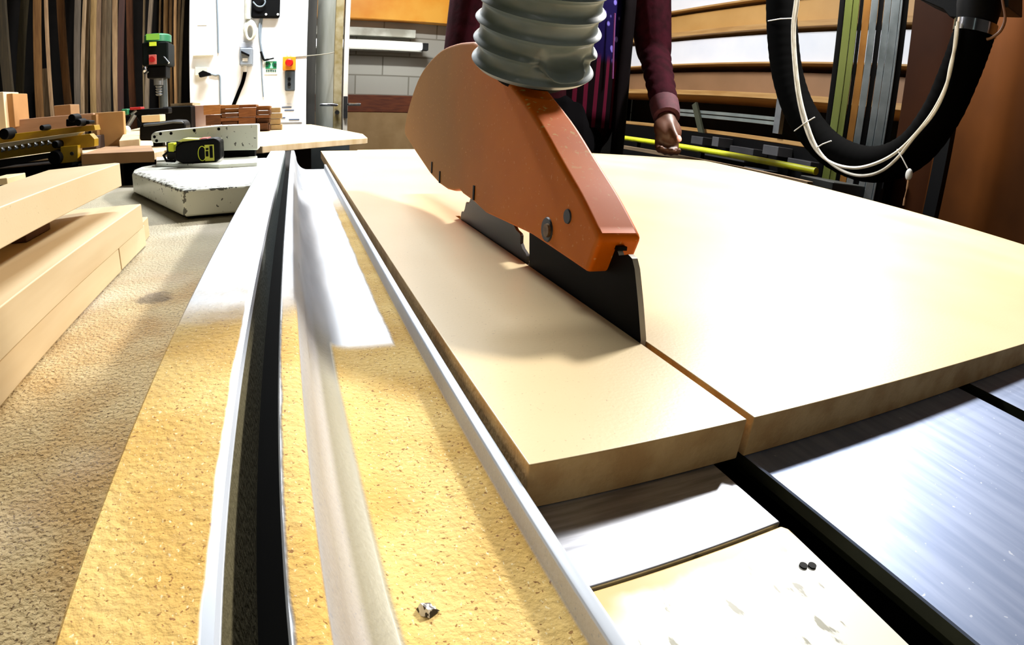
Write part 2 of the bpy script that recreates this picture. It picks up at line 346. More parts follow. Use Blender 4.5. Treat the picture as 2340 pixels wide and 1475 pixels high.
# tables
SAW = thing('panel_saw', 'sliding panel saw with dusty table, steel blade and black splitter under the board', 'table saw', (0, .2, 0))
def part(o, label=None):
    if label: o['label'] = label
    return o
part(box((-.62, -.6, T - .04), (.02, .98, T)).build('extension_table', M_DUST, SAW, bevel=.002, origin=(0, 0, T)), 'sawdust covered metal extension table')
def m_cast():
    g = NG('polished_cast_iron'); col = g.mix(g.step(g.noise(30, 4, (1, 12, 1)), .35, .65), lin((160, 163, 172)), lin((196, 199, 208)))
    mk = g.step(g.noise(75, 4), .69, .72); col = g.mix(g.math('MULTIPLY', mk, .6), col, lin((90, 95, 110)))
    return g.out(col, .38, .85)
part(box((.02, .0842, T - .03), (.1315, .98, T)).build('table_top', m_cast(), SAW, bevel=.0008, origin=(0, 0, T)), 'polished steel table top')
def m_white_plate():
    g = NG('scuffed_white_laminate'); x, y, z = g.sep.outputs
    col = g.mix(g.step(g.noise(12, 3), .4, .7), lin((232, 230, 218)), lin((222, 220, 204)))
    s = g.step(g.noise(170, 4, (1.6, .45, 1)), .61, .66); col = g.mix(g.math('MULTIPLY', s, .8), col, lin((104, 102, 74)))
    n = g.math('MULTIPLY', g.math('SUBTRACT', g.noise(45, 4), .5), .012)
    e = g.step(g.math('ADD', g.math('ADD', y, n), g.math('MULTIPLY', x, .02)), .077, .0815); col = g.mix(e, col, lin((206, 172, 104)))
    c = g.math('MULTIPLY', g.step(g.math('ADD', x, n), .070, .062), g.step(y, .066, .078)); col = g.mix(c, col, lin((206, 172, 104)))
    return g.out(col, .45)
wp = MB().prism([(.02, -.5), (.1275, -.5), (.1285, .03), (.1315, .0806), (.1300, .0828), (.02, .0830)], 'z', T - .03, T).build('side_plate', m_white_plate(), SAW, bevel=.0006, origin=(0, 0, T)); part(wp, 'scuffed white laminated plate')
for px, py in ((1836, 1293), (1856, 1293)):
    q = at(px, py, 'z', T + .0003); MB().tube([q - Vector((0, 0, .0004)), q + Vector((0, 0, .0002))], .0013, 12).build('screw_hole', M_BLACK, wp)
def m_slide():
    g = NG('brushed_blue_grey_aluminium'); col = g.mix(g.step(g.noise(18, 4, (9, .8, 1)), .3, .7), lin((128, 142, 170)), lin((148, 160, 186)))
    s = g.step(g.noise(55, 3, (5, .35, 1)), .70, .76); col = g.mix(g.math('MULTIPLY', s, .5), col, lin((225, 230, 238)))
    sp = g.step(g.noise(300, 2), .70, .74); col = g.mix(g.math('MULTIPLY', sp, .4), col, lin((235, 238, 242)))
    return g.out(col, .5, .8)
sl = thing('sliding_table', 'blue-grey brushed aluminium sliding table at the right with a long slot', 'table', (.3, .2, T))
MS = m_slide()
prof = [(.1470, T - .0052), (.1470, T - .0006), (.1476, T), (.3212, T), (.3212, T - .012), (.3150, T - .012), (.3150, T - .02), (.3450, T - .02), (.3450, T - .012), (.3375, T - .012), (.3375, T), (1.0, T), (1.0, T - .06), (.30, T - .06), (.30, T - .03), (.175, T - .03), (.175, T - .0052)]
dk_ = MB().prism(prof, 'y', -.7, 1.15).build('deck', [MS, mat('shaded_side_olive', (34, 36, 24), (48, 50, 34), rough=.6, scale=30, spec=.2)], sl, origin=(0, 0, T))  # second material puts the shade on the side faces into the colour
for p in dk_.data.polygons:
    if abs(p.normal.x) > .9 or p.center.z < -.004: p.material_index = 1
box((.185, -.7, T - .12), (.30, 1.1, T - .031)).build('beam', M_BLACK, sl)
bk = MB().box((.128, .055, T - .034), (.150, .090, T - .032)).box((.128, .055, T - .05), (.150, .057, T - .032))
bk.build('bracket', mat('pale_steel', (176, 168, 140), (196, 190, 170), rough=.35, metal=.8), sl, bevel=.0005)
box((-.5, .02, .02), (.10, .9, T - .042)).build('cabinet', mat('dark_blue_grey', (40, 44, 58), (56, 60, 76), rough=.6, scale=30), SAW, bevel=.01)
box((.10, -.3, T - .40), (.30, .9, T - .22)).build('ledge', MATS['dark_blue_grey'], SAW, bevel=.004)
bd = MB()
# blade: toothed disc standing in the kerf
bc = Vector((.1436, .400, T - .052)); n = 40; ring = []
for k in range(n):
    a0 = 2 * math.pi * k / n
    for da, rr in ((0, .1055), (.018, .1055), (.05, .102), (.10, .1025)):
        ring.append((bc.y + rr * math.cos(a0 + da), bc.z + rr * math.sin(a0 + da)))
bd.prism(ring, 'x', bc.x - .0011, bc.x + .0011)
BL = bd.build('saw_blade', mat('blade_steel', (34, 34, 33), (50, 50, 47), rough=.45, metal=.4), SAW)
MB().tube([bc - Vector((.012, 0, 0)), bc + Vector((.003, 0, 0))], .03, 24).build('flange', M_DARKMET, BL, bevel=.001)
# riving knife
kp = [(.196, -.02), (.190, .0), (.1895, .018), (.196, .034), (.2020, .0475), (.2050, .0515), (.2085, .0525), (.2160, .0500), (.222, .056), (.300, .062), (.322, .040), (.318, .018), (.312, -.02)]
k = MB().prism([(y, T + z) for y, z in kp], 'x', .1436 - .0015, .1436 + .0015)
ko = k.build('riving_knife', [M_BLACK, mat('worn_steel_edge', (176, 172, 158), (205, 200, 188), rough=.5)], SAW); part(ko, 'flat black splitter plate with a bare grey edge'); kc = ko.location.y
for p in ko.data.polygons:
    if abs(p.normal.x) < .5 and p.center.y + kc < .214: p.material_index = 1
# ---- the sheet being cut: one board with a slit running in from its near edge
def sheet():
    xs = [.0577, .1418, .1454, .30, .5, .7, .9, 1.05, 1.17]; ys = [.1185, .25, .40, .49, .7, .9, 1.1, 1.25, 1.36]; t = .0167
    def lift(x, y): return .014 * max(0, (x - .1454) / 1.0246) * max(0, (y - .1185) / 1.24)
    idx = {}; mb = MB()
    def V(i, j, k):
        if (i, j, k) not in idx:
            idx[(i, j, k)] = len(mb.v); y = ys[j] - (.02 if (j == 8 and i < 2) else 0); mb.v.append(Vector((xs[i], y, T + .0002 + t * k + lift(xs[i], ys[j]))))
        return idx[(i, j, k)]
    ok = lambda i, j: 0 <= i < 8 and 0 <= j < 8 and not (i == 1 and j < 3)
    top = []
    for i in range(8):
        for j in range(8):
            if not ok(i, j): continue
            mb.f.append((V(i, j, 1), V(i + 1, j, 1), V(i + 1, j + 1, 1), V(i, j + 1, 1))); top.append(len(mb.f) - 1)
            mb.f.append((V(i, j, 0), V(i, j + 1, 0), V(i + 1, j + 1, 0), V(i + 1, j, 0)))
            for di, dj, e in ((-1, 0, ((i, j), (i, j + 1))), (1, 0, ((i + 1, j), (i + 1, j + 1))), (0, -1, ((i, j), (i + 1, j))), (0, 1, ((i, j + 1), (i + 1, j + 1)))):
                if not ok(i + di, j + dj):
                    (a, b), (c, dd) = e; mb.f.append((V(a, b, 0), V(c, dd, 0), V(c, dd, 1), V(a, b, 1)))
    o = mb.build('fibreboard_sheet', [M_MDF, M_EDGE], origin=(0, 0, T), bevel=.0005)
    for p in o.data.polygons: p.material_index = 0 if abs(p.normal.z) > .5 else 1
    tag(o, 'large tan fibreboard sheet being sawn, with a slit along its narrow left strip', 'board')
sheet()
# ---- guard
GX0, GX1 = .131, .1555
def guard():
    G = thing('blade_guard', 'orange dust-coated saw blade guard hood standing over the sheet', 'blade guard', (.1435, .4, T + .04))
    outline = [(1340, 625), (1369, 544), (1349, 500), (1320, 441), (1290, 388), (1267, 347), (1243, 303), (1220, 265), (1187, 218), (1180, 165), (1140, 125), (1105, 103), (1080, 95), (1040, 100), (1000, 120), (960, 170), (935, 240), (924, 292), (926, 312),
               (950, 350), (982, 398), (1003, 421), (1020, 433), (1035, 437), (1048, 434), (1056, 444), (1082, 463), (1107, 487), (1160, 512), (1210, 536), (1275, 580)]
    P = [at(px, py, 'x', GX0) for px, py in outline]
    i0, i1 = 7, 11; hid = [Vector((GX0, yy, zz)) for yy, zz in ((.345, 1.012), (.372, 1.026), (.402, 1.039))]
    P = P[:1] + smoothpath(P[1:9], 3) + hid + smoothpath(P[12:19], 5) + P[19:]; prof = [(p.y, p.z) for p in P]
    M = NG('orange_dusty_plastic'); x, y, z = M.sep.outputs
    base = M.mix(M.step(M.noise(20, 4), .3, .7), lin((236, 120, 8)), lin((222, 104, 5)))
    side = M.step(x, -.0110, -.0122)
    far = M.step(M.math('ADD', y, M.math('MULTIPLY', M.noise(14, 4), .12)), -.06, .20)
    du = M.math('MULTIPLY', side, M.math('ADD', .34, M.math('MULTIPLY', far, .50)), True)
    col = M.mix(du, base, lin((160, 128, 82)))
    ch = M.math('MULTIPLY', M.step(M.noise(230, 3), .60, .66), M.math('MULTIPLY', M.step(z, .02, .085), .9)); ch = M.math('MULTIPLY', ch, M.math('SUBTRACT', 1.0, side))
    col = M.mix(ch, col, lin((228, 190, 110)))
    sp = M.step(M.noise(420, 2), .68, .72); col = M.mix(M.math('MULTIPLY', sp, .45), col, lin((240, 190, 120)))
    mg = M.out(col, M.math('ADD', .5, M.math('MULTIPLY', du, .3))); M.b.inputs['Specular IOR Level'].default_value = .12
    body = MB().prism(prof, 'x', GX0, GX1)
    ob = body.build('hood', mg, G, bevel=.0035, seg=4, origin=(.1435, .4, T + .04))
    sl = MB(); a = at(1418, 588, 'y', .2165); sl.box((a.x - .0018, .2166, T + .0540), (a.x + .0032, .2200, a.z + .003)); sl.build('slot', M_BLACK, G)
    def disc(px, py, r, m, nm, dep=.0012, ring=None):
        q = at(px, py, 'x', GX0 - .0002); b = MB().tube([q - Vector((dep, 0, 0)), q + Vector((.001, 0, 0))], [r * .86, r], 20)
        return b.build(nm, m, G)
    disc(1250, 525, .0075, M_DARKMET, 'bolt_recess', .0006); disc(1254, 527, .0042, mat('rusty_bolt', (120, 92, 60), (70, 52, 36), rough=.5, metal=.7, scale=200), 'bolt', .002)
    disc(1297, 495, .0042, M_DARKMET, 'screw_hole', .0006)
    for px, py in ((987, 383), (1005, 405), (1083, 441)):
        q = at(px, py, 'x', GX0 - .0002); MB().box(q - Vector((.0006, .0016, .0055)), q + Vector((.001, .0016, .0055))).build('vent_slot', M_BLACK, G)
    # collar under the hose
    c = HB - HD * .012
    MB().tube([c, HB + HD * .003], .024, 40).build('hose_spigot', M_BLACK, G)
    # chips lying on the face
HB = Vector((.1494, .3522, 1.0269)); HD = Vector((-.098, -.504, 1)).normalized()
guard()
# ---- hose
def hose():
    H = thing('dust_extraction_hose', 'grey ribbed flexible dust hose coming down onto the orange guard', 'hose', HB)
    seg = 72; R = .0372; ribs = 150; per = 12; mb = MB(); rings = []
    up = HD.orthogonal().normalized(); w = HD.cross(up).normalized()
    side = Vector((.17, -.985, 0)); side = (side - HD * side.dot(HD)).normalized()
    nn = ribs * per
    cc_ = HB - HD * (3 / per * .01353)
    for i in range(-3, nn + 1):
        s = i / per
        pk = math.cos(math.pi * s) ** 2; prof = R + .0030 * pk ** 5 - .0006 * (1 - pk)
        k_ = max(0, min(1, (s - 6) / 22)); c0 = cc_.copy(); cc_ += HD.lerp(Vector((0, 0, 1)), k_).normalized() * (.01353 / per); rg = []
        if c0.z > 2.998: break
        for k in range(seg):
            a = 2 * math.pi * k / seg; dv = up * math.cos(a) + w * math.sin(a); f = math.acos(max(-1, min(1, dv.dot(side))))
            g1 = math.exp(-(f / .42) ** 4)
            sag = .0100 * g1 * math.exp(-((s - 1.0) / .45) ** 2); dent = .0085 * g1 * math.exp(-((s - 1.45) / .35) ** 2) - .0022 * g1 * math.exp(-((s - .9) / .25) ** 2)
            cr = .0070 * math.exp(-((f - .50) / .10) ** 2) * math.exp(-((s - 1.0) / .25) ** 2)
            rg.append(c0 + dv * (prof - dent - cr + .0004 * math.sin(3 * a + s)) - HD * sag)
        rings.append(rg)
    nn = len(rings) - 1
    vs = [v for r in rings for v in r]; fs = [(i * seg + k, i * seg + (k + 1) % seg, (i + 1) * seg + (k + 1) % seg, (i + 1) * seg + k) for i in range(nn) for k in range(seg)]
    mb.add(vs, fs + [tuple(range(seg - 1, -1, -1))])
    mb.build('ribbed_tube', mat('grey_hose_plastic', (112, 128, 132), (90, 104, 100), rough=.42, scale=16, stretch=(1, 1, 3), coat=.1), H, angle=60)
hose()
# ================================================================ LEFT: stacked boards on the table
def plank(name, poly, z0, z1, m, label, cat='board', group=None, bevel=.0008):
    b = MB().prism([(p[0], p[1]) for p in poly], 'z', z0, z1); o = b.build(name, m, bevel=bevel); return tag(o, label, cat, group)
M_PINE = mat('pale_sawn_pine', (212, 190, 150), (192, 164, 120), rough=.6, scale=7, stretch=(6, .6, 6))
M_DKW = mat('brown_block', (110, 72, 40), (84, 54, 30), rough=.8)
plank('board_offcut', [(-.134, -.15), (-.134, .4195), (-.36, .4195), (-.36, -.15)], T + .0010, T + .0188, M_PINE, 'long pale board lowest in the left stack, front piece before the joint')
plank('board_offcut', [(-.1345, .4230), (-.1350, .503), (-.36, .498), (-.36, .4230)], T + .0010, T + .0186, M_CREAM, 'short pale board lowest in the left stack, behind the vertical joint')
plank('board_offcut', [(-.139, .505), (-.142, .545), (-.34, .55), (-.34, .505)], T + .0004, T + .0185, M_PINE, 'small pale board end sticking out farthest under the left stack')
plank('board_offcut', [(-.1275, -.15), (-.1312, .486), (-.235, .478), (-.33, .40), (-.34, -.15)], T + .0198, T + .0395, M_PINE, 'wide pale board with shaded top, second layer of the left stack')
plank('spacer_block', [(-.195, .395), (-.175, .40), (-.175, .36), (-.195, .36)], T + .0397, T + .0568, M_DKW, 'dark brown block holding up the top board of the left stack')
q0 = at(110, 391, 'z', T + .0745); q1 = at(0, 428, 'z', T + .0745)
plank('board_offcut', [(-.139, -.12), (-.141, .469), (-.146, .474), (q0.x, q0.y), (q1.x, q1.y), (-.30, .05), (-.30, -.12)], T + .0570, T + .0752, M_CREAM, 'thick cream board on top of the left stack with a slanted far edge')
# white cast housing
def housing():
    g = NG('chipped_white_enamel'); col = g.mix(g.step(g.noise(10, 3), .3, .7), lin((240, 242, 232)), lin((226, 230, 214)))
    x, y, z = g.sep.outputs
    d2 = g.math('ADD', g.math('MULTIPLY', g.math('ADD', x, .12), .893), g.math('MULTIPLY', g.math('SUBTRACT', y, .611), .448))
    dd = g.math('MINIMUM', g.math('SUBTRACT', y, .617), d2)
    near = g.math('MULTIPLY', g.step(dd, .022, .004), g.step(z, .0285, .0315)); vert = g.math('MULTIPLY', g.step(g.math('ABSOLUTE', g.math('ADD', x, .1200)), .0045, .001), g.step(y, .64, .62))
    near = g.math('MAXIMUM', near, vert)
    n = g.noise(160, 4); ch = g.step(g.math('ADD', n, g.math('MULTIPLY', near, .17)), .655, .675)
    col = g.mix(g.math('MULTIPLY', ch, .9), col, lin((52, 52, 44)))
    mw_ = g.out(col, .4); g.b.inputs['Coat Weight'].default_value = .2
    Hs = thing('cast_housing', 'white enamelled cast machine housing with chipped edges beside the fence', 'machine part', (-.13, .8, T))
    poly = [(-.0462, .622), (-.1200, .611), (-.2375, .845), (-.2470, .89), (-.2470, .93), (-.235, .955), (-.20, .985), (-.0462, .985)]
    MB().prism(poly, 'z', T + .0042, T + .0325).build('base', mw_, Hs, bevel=.003, seg=3, origin=(0, 0, T))
    MB().prism([(x * .97 - .002, y + .012 if y < 1 else y - .012) for x, y in poly], 'z', T, T + .0045).build('foot', M_BLACK, Hs)
    pl = [at(q[0], q[1], 'z', T + .0375) for q in ((357, 360), (357, 374), (500, 377), (588, 372), (588, 357))]
    MB().prism([(p.x, p.y) for p in pl], 'z', T + .0325, T + .038).build('plate', mw_, Hs, bevel=.001, origin=(0, 0, T))
    Y = .965
    a = at(512, 350, 'y', Y); b = at(583, 346, 'y', Y); MB().box((a.x, Y - .01, T + .0325), (b.x, Y + .03, b.z + .006)).build('pivot', M_BLACK, Hs)
    c0 = at(508, 345, 'y', Y - .02); c1 = at(589, 284, 'y', Y - .02)
    c2 = at(508, 287, 'y', Y - .02); c3 = at(345, 302, 'y', Y - .02); c4 = at(345, 328, 'y', Y - .02); c5 = at(508, 316, 'y', Y - .02); c6 = at(590, 343, 'y', Y - .02)
    arm = MB().prism([(c0.x, c0.z), (c6.x, c6.z), (c1.x + .0006, c1.z), (c2.x, c2.z), (c3.x + .006, c3.z), (c3.x, c3.z - .004), (c4.x, c4.z + .004), (c4.x + .006, c4.z), (c5.x, c5.z)], 'y', Y - .02, Y + .03)
    arm.build('arm', mw_, Hs, bevel=.0022, seg=3, origin=(0, 0, T + .045))
    for px, py in ((353, 313), (358, 322), (367, 306), (391, 305), (444, 298), (500, 295)):
        q = at(px, py, 'y', Y - .0202); MB().tube([q, q + Vector((0, -.0008, 0))], .0024, 10).build('bolt_hole', M_BLACK, Hs)
    a = at(430, 335, 'y', Y + .01); MB().box((a.x - .035, Y + .005, T + .0325), (a.x + .035, Y + .03, a.z + .012)).build('bracket', M_DARKMET, Hs)
housing()
def tape():
    TP = thing('tape_measure', 'black and yellow tape measure lying on the white cast housing', 'tape measure', at(440, 372, 'z', T + .038))
    Y = at(450, 373, 'z', T + .0382).y; z0 = T + .0382
    a = at(398, 345, 'y', Y); b = at(504, 345, 'y', Y); zt = at(450, 322, 'y', Y).z
    prof = [(a.x, z0 + .006), (a.x + .012, z0), (b.x - .012, z0), (b.x, z0 + .004), (b.x, zt - .002), (b.x - .008, zt + .003), (a.x + .012, zt), (a.x + .002, zt - .006)]
    MB().prism(prof, 'y', Y, Y + .045).build('case', mat('black_case', (4, 4, 5), rough=.5, spec=.12), TP, bevel=.003, seg=3)
    ye = mat('yellow_green', (214, 222, 40), rough=.45)
    p = [at(x, y, 'y', Y + .01) for x, y in ((407, 323), (420, 317), (462, 318), (462, 324), (425, 325))]
    MB().prism([(q.x, q.z) for q in p], 'y', Y + .002, Y + .046).build('top_grip', mat('pale_yellow', (226, 222, 130), (205, 205, 90), rough=.5), TP, bevel=.001)
    prect(455, 316, 474, 324, Y + .003, .04).build('lock_button', mat('red_button', (205, 60, 40), rough=.4), TP, bevel=.001)
    prect(384, 327, 398, 349, Y + .01, .02).build('tape_mouth', ye, TP, bevel=.001)
    hk = MB(); c = at(386, 358, 'y', Y + .012); hk.tube([c + Vector((.012, 0, .006)), c + Vector((0, 0, .007)), c + Vector((-.008, 0, .002)), c + Vector((-.004, 0, -.006)), c + Vector((.008, 0, -.007)), c + Vector((.014, 0, -.002))], .0022, 8); hk.build('wrist_loop', M_BLACK, TP)
    lb = MB(); prect(468, 331, 489, 368, Y - .0012, .002, lb); lb.build('label', mat('label_yellow', (190, 190, 60), rough=.5), TP)
    l2 = MB(); prect(479, 334, 486, 361, Y - .0022, .002, l2); prect(470, 339, 476, 343, Y - .0022, .002, l2); prect(470, 346, 476, 358, Y - .0022, .002, l2); l2.build('printed_mark', M_BLACK, TP)
    r = []; c = at(462, 351, 'y', Y - .001)
    for k in range(25): r.append(c + Vector((.006 * math.cos(k * math.pi / 12), 0, .0105 * math.sin(k * math.pi / 12))))
    MB().tube(r, .0006, 6).build('ring_mark', ye, TP)
tape()
# ================================================================ FAR WORKBENCH AND WHAT LIES ON IT
BZ = .915
def bench():
    B = thing('workbench', 'long pale timber workbench running along the far wall behind the fence', 'workbench', (-.6, 2.2, 0))
    R0 = at(843, 316, 'z', BZ); R1 = at(838, 309, 'z', BZ); fr = at(600, 334, 'z', BZ)
    e0 = at(186, 366, 'z', BZ); e1 = at(346, 350, 'z', BZ)
    poly = [(-1.55, 1.50), (e0.x - .12, 1.50), (e0.x, e0.y), (e1.x, e1.y), (e1.x + .01, fr.y + .02), (fr.x, fr.y), (R0.x - .01, R0.y), (R0.x, R0.y + .03), (R1.x, R1.y + .1), (.085, 3.16), (-1.55, 3.16)]
    MB().prism(poly, 'z', BZ - .016, BZ).build('top', mat('bench_timber', (224, 204, 168), (196, 166, 122), rough=.6, scale=5, stretch=(1, 7, 1)), B, bevel=.002)
    for x, y in ((-1.4, 1.3), (-.45, 1.35), (.02, 2.3), (-1.4, 3.0)):
        box((x - .04, y - .04, 0), (x + .04, y + .04, BZ - .018)).build('leg', mat('bench_leg', (54, 44, 34), (70, 58, 44), rough=.8), B)
    box((-1.5, 1.52, .3), (-.05, 1.54, BZ - .018)).build('front_panel', M_BLACK, B)
bench()
# cabinet under the end of the bench
cbn = thing('metal_locker', 'blue-grey metal cabinet seen past the far end of the fence', 'cabinet', (.15, 2.6, 0))
a = at(672, 360, 'y', 2.6).x; b = at(705, 360, 'y', 2.6).x; c = at(728, 360, 'y', 2.6).x
box((a, 2.6, 0), (b, 2.95, .88)).build('body', mat('locker_grey', (128, 140, 158), (146, 156, 172), rough=.5), cbn)
box((b + .005, 2.61, 0), (c + .14, 2.95, .88)).build('door', mat('locker_dark', (72, 80, 84), (90, 98, 100), rough=.5), cbn)

def onb(px, py, z=BZ): return at(px, py, 'z', z)
# stack of brown blocks: each block its own thing
M_BLK = [mat('brown_stack_%s' % n, a, b, rough=.7, scale=25, stretch=(1, 8, 8)) for n, a, b in (('amber', (176, 120, 66), (150, 98, 48)), ('umber', (110, 66, 34), (84, 48, 24)), ('sienna', (146, 92, 52), (118, 70, 38)))]
blk = [ # x0,x1,y0,y1 picture box, tone
 (465, 503, 240, 262, 0), (470, 505, 263, 286, 1), (503, 545, 249, 258, 0), (506, 544, 259, 268, 1), (504, 545, 269, 277, 2), (507, 543, 278, 287, 1), (545, 585, 246, 268, 2), (545, 584, 269, 286, 2),
 (586, 617, 242, 252, 0), (587, 617, 253, 262, 1), (585, 616, 263, 270, 2), (586, 616, 271, 280, 1), (586, 612, 281, 296, 1), (503, 546, 240, 248, 0), (547, 585, 239, 245, 0)]
BYY = 2.2
for k, (x0, x1, y0, y1, c) in enumerate(blk):
    mb = prect(x0, y0, x1, y1, BYY + (k % 3) * .012, .16); o = mb.build('wood_block', M_BLK[c], bevel=.0015)
    tag(o, 'small brown sawn wood block in the pile on the bench below the wall switches', 'wood block', 'brown wood blocks piled on the bench')
zmin = at(560, 296, 'y', BYY).z
o = box((at(470, 290, 'y', BYY).x, BYY + .02, BZ + .0002), (at(615, 290, 'y', BYY).x, BYY + .17, at(540, 288, 'y', BYY).z)).build('packing_board', M_BLK[1], bevel=.001); tag(o, 'brown board underneath the pile of small wood blocks', 'board')
for k in range(4):
    x0, x1 = 612 + k * 2, 640 + k % 2 * 4; mb = prect(x0, 246 + k * 13, x1, 258 + k * 13, 2.32, .12); o = mb.build('wood_block', M_PINE, bevel=.0015)
    tag(o, ('top', 'second', 'third', 'lowest')[k] + ' pale wood block at the right end of the brown pile', 'wood block')
o = prect(424, 241, 482, 300, 2.5, .1).build('plaster_block', mat('pinkish_board', (196, 160, 150), (210, 190, 196), rough=.7, scale=9), bevel=.002); tag(o, 'pinkish weathered block standing left of the brown wood pile', 'block')
o = prect(390, 236, 440, 242, 2.45, .2).build('thin_board', M_PINE); tag(o, 'thin brown board lying across the black box near the white wall', 'board')
o = prect(372, 243, 437, 305, 2.4, .14).build('tool_case', M_BLACK, bevel=.004); tag(o, 'black case standing on the bench in front of the drill press', 'case')
# bench saw machine: dark bar, green grip, silver bracket
bs = thing('bench_saw', 'black bench machine with a green grip beside the upright tan panel', 'machine', onb(330, 330))
prect(282, 249, 385, 262, 2.0, .06).build('arm', M_BLACK, bs, bevel=.003)
prect(277, 249, 292, 263, 1.98, .05).build('grip', mat('green_plastic', (30, 110, 70), rough=.5), bs, bevel=.004)
prect(296, 245, 322, 251, 1.99, .05).build('guard', mat('red_plastic', (170, 24, 22), rough=.5), bs, bevel=.002)
mm = MB(); a = at(308, 262, 'y', 2.0); b = at(292, 288, 'y', 2.0); mm.tube([a, b], .008, 8); mm.tube([at(300, 262, 'y', 2.0), at(312, 252, 'y', 2.0)], .005, 8); mm.build('strut', M_GREY, bs)
a = at(308, 262, 'y', 2.02); b = at(345, 300, 'y', 2.02)
mm = MB(); mm.prism([(a.x, a.z), (a.x + .03, a.z), (b.x + .03, BZ), (b.x, BZ)], 'y', 2.02, 2.1); mm.build('body', M_BLACK, bs, bevel=.002)
q = at(289, 298, 'y', 1.9); MB().ell(q, (.014, .014, .014)).build('knob', mat('white_plastic', (230, 230, 226), rough=.4), bs)
# rounded black power tool
pt = thing('power_sander', 'rounded black power tool resting just behind the white housing arm', 'power tool', onb(370, 320))
Y = 1.45
pp = [at(x, y, 'y', Y) for x, y in ((318, 322), (318, 290), (326, 282), (360, 279), (395, 274), (418, 275), (425, 284), (424, 300), (400, 322))]
MB().prism([(p.x, p.z) for p in pp], 'y', Y, Y + .07).build('body', mat('black_shell', (4, 4, 5), (12, 12, 13), rough=.5, spec=.12), pt, bevel=.006, seg=3)
pp = [at(x, y, 'y', Y - .004) for x, y in ((326, 284), (360, 281), (395, 276), (416, 277), (420, 282), (395, 282), (360, 287), (327, 290))]
MB().prism([(p.x, p.z) for p in pp], 'y', Y - .004, Y + .03).build('top_grip', mat('grey_grip', (70, 76, 80), (96, 102, 106), rough=.5), pt, bevel=.003)
prect(350, 322, 372, 340, Y + .02, .03).build('foot', M_BLACK, pt)
o = prect(323, 263, 366, 279, 1.9, .08).build('wood_block', M_CREAM, bevel=.002); tag(o, 'tan block on top of the black bench machine', 'wood block')
# offcuts on the bench
a, b, c, d_ = onb(272, 322, BZ + .03), onb(286, 300, BZ + .03), onb(320, 292, BZ + .03), onb(318, 318, BZ + .03)
plank('board_offcut', [(p.x, p.y) for p in (a, b, c, d_)], BZ + .0002, BZ + .03, M_PINE, 'small pale offcut with a lit top in front of the black bench machine')
a, b, c, d_ = onb(185, 350, BZ + .02), onb(240, 333, BZ + .02), onb(345, 330, BZ + .02), onb(352, 343, BZ + .02)
plank('board_offcut', [(p.x, p.y) for p in (a, b, c, d_)], BZ + .0002, BZ + .018, mat('tan_offcut', (164, 124, 80), (140, 100, 60), rough=.7, scale=9), 'long flat offcut along the bench edge right of the yellow machine')
bx = prect(180, 312, 220, 342, 1.55, .12); o = bx.build('small_bin', mat('dark_brown_box', (40, 24, 14), (60, 38, 22), rough=.8), bevel=.002); tag(o, 'small dark box between the yellow machine and the tan panel', 'box')
o = prect(219, 256, 284, 337, 1.62, .02).build('upright_panel', mat('tan_panel', (190, 146, 92), (170, 126, 74), rough=.6), bevel=.002); tag(o, 'upright tan panel standing on the bench right of the yellow machine', 'panel')
o = prect(211, 262, 222, 340, 1.60, .1).build('upright_panel', mat('tan_edge', (140, 100, 52), (160, 118, 66), rough=.7), bevel=.001); tag(o, 'narrow brown board on edge against the upright tan panel', 'panel')
o = prect(30, 266, 215, 306, 1.75, .02).build('long_board', mat('rosy_timber', (150, 112, 84), (170, 130, 100), rough=.7, scale=8, stretch=(1, 6, 6)), bevel=.002); tag(o, 'long rosy-brown board on edge behind the yellow machine', 'board')
o = prect(-40, 212, 11, 300, 1.7, .1).build('storage_box', mat('cream_card', (238, 214, 176), (226, 200, 156), rough=.7), bevel=.002); tag(o, 'cream box cut off by the left edge of the picture', 'box')
o = prect(11, 214, 32, 292, 1.72, .1).build('storage_box', mat('tan_card', (176, 128, 76), (156, 110, 60), rough=.7), bevel=.002); tag(o, 'tan box side next to the cream box at the far left', 'box')
o = prect(125, 240, 163, 304, 1.85, .08).build('storage_box', mat('brown_card', (150, 112, 72), (130, 94, 56), rough=.7), bevel=.002); tag(o, 'small brown box in front of the leaning planks', 'box')
# yellow dovetail machine
ym = thing('dovetail_jig', 'yellow metal machine with a toothed silver comb at the left', 'machine', at(100, 372, 'y', 1.35))
YE = mat('yellow_enamel', (178, 142, 18), (150, 116, 14), rough=.4, scale=12)
def slant(pts, Y, dep, nm, m, bevel=.001):
    P = [at(x, y, 'y', Y) for x, y in pts]; return MB().prism([(p.x, p.z) for p in P], 'y', Y, Y + dep).build(nm, m, ym, bevel=bevel)
slant([(-60, 328), (0, 310), (215, 286), (218, 298), (0, 330), (-60, 342)], 1.40, .04, 'top_rail', YE)
slant([(-60, 352), (0, 336), (205, 306), (216, 318), (216, 335), (0, 364), (-60, 374)], 1.36, .03, 'front_rail', YE)
slant([(-60, 337), (0, 328), (185, 302), (175, 310), (0, 340), (-60, 350)], 1.35, .03, 'comb_plate', mat('bright_plate', (236, 214, 170), (220, 200, 150), rough=.3, metal=.5))
slant([(-60, 376), (0, 366), (140, 346), (140, 356), (0, 384), (-60, 392)], 1.37, .02, 'lower_bar', M_DARKMET)
slant([(138, 336), (178, 332), (178, 370), (138, 374)], 1.345, .03, 'end_plate', YE)
q = at(165, 351, 'y', 1.342); MB().tube([q, q + Vector((0, -.004, 0))], .004, 12).build('bolt', M_DARKMET, ym)
for k in range(8):
    px = 8 + k * 15; py = 343 - k * 2.3; q = at(px, py, 'y', 1.348)
    MB().tube([q, q + Vector((0, -.006, 0))], [.0075, .005], 3).build('tooth', M_GREY, ym)
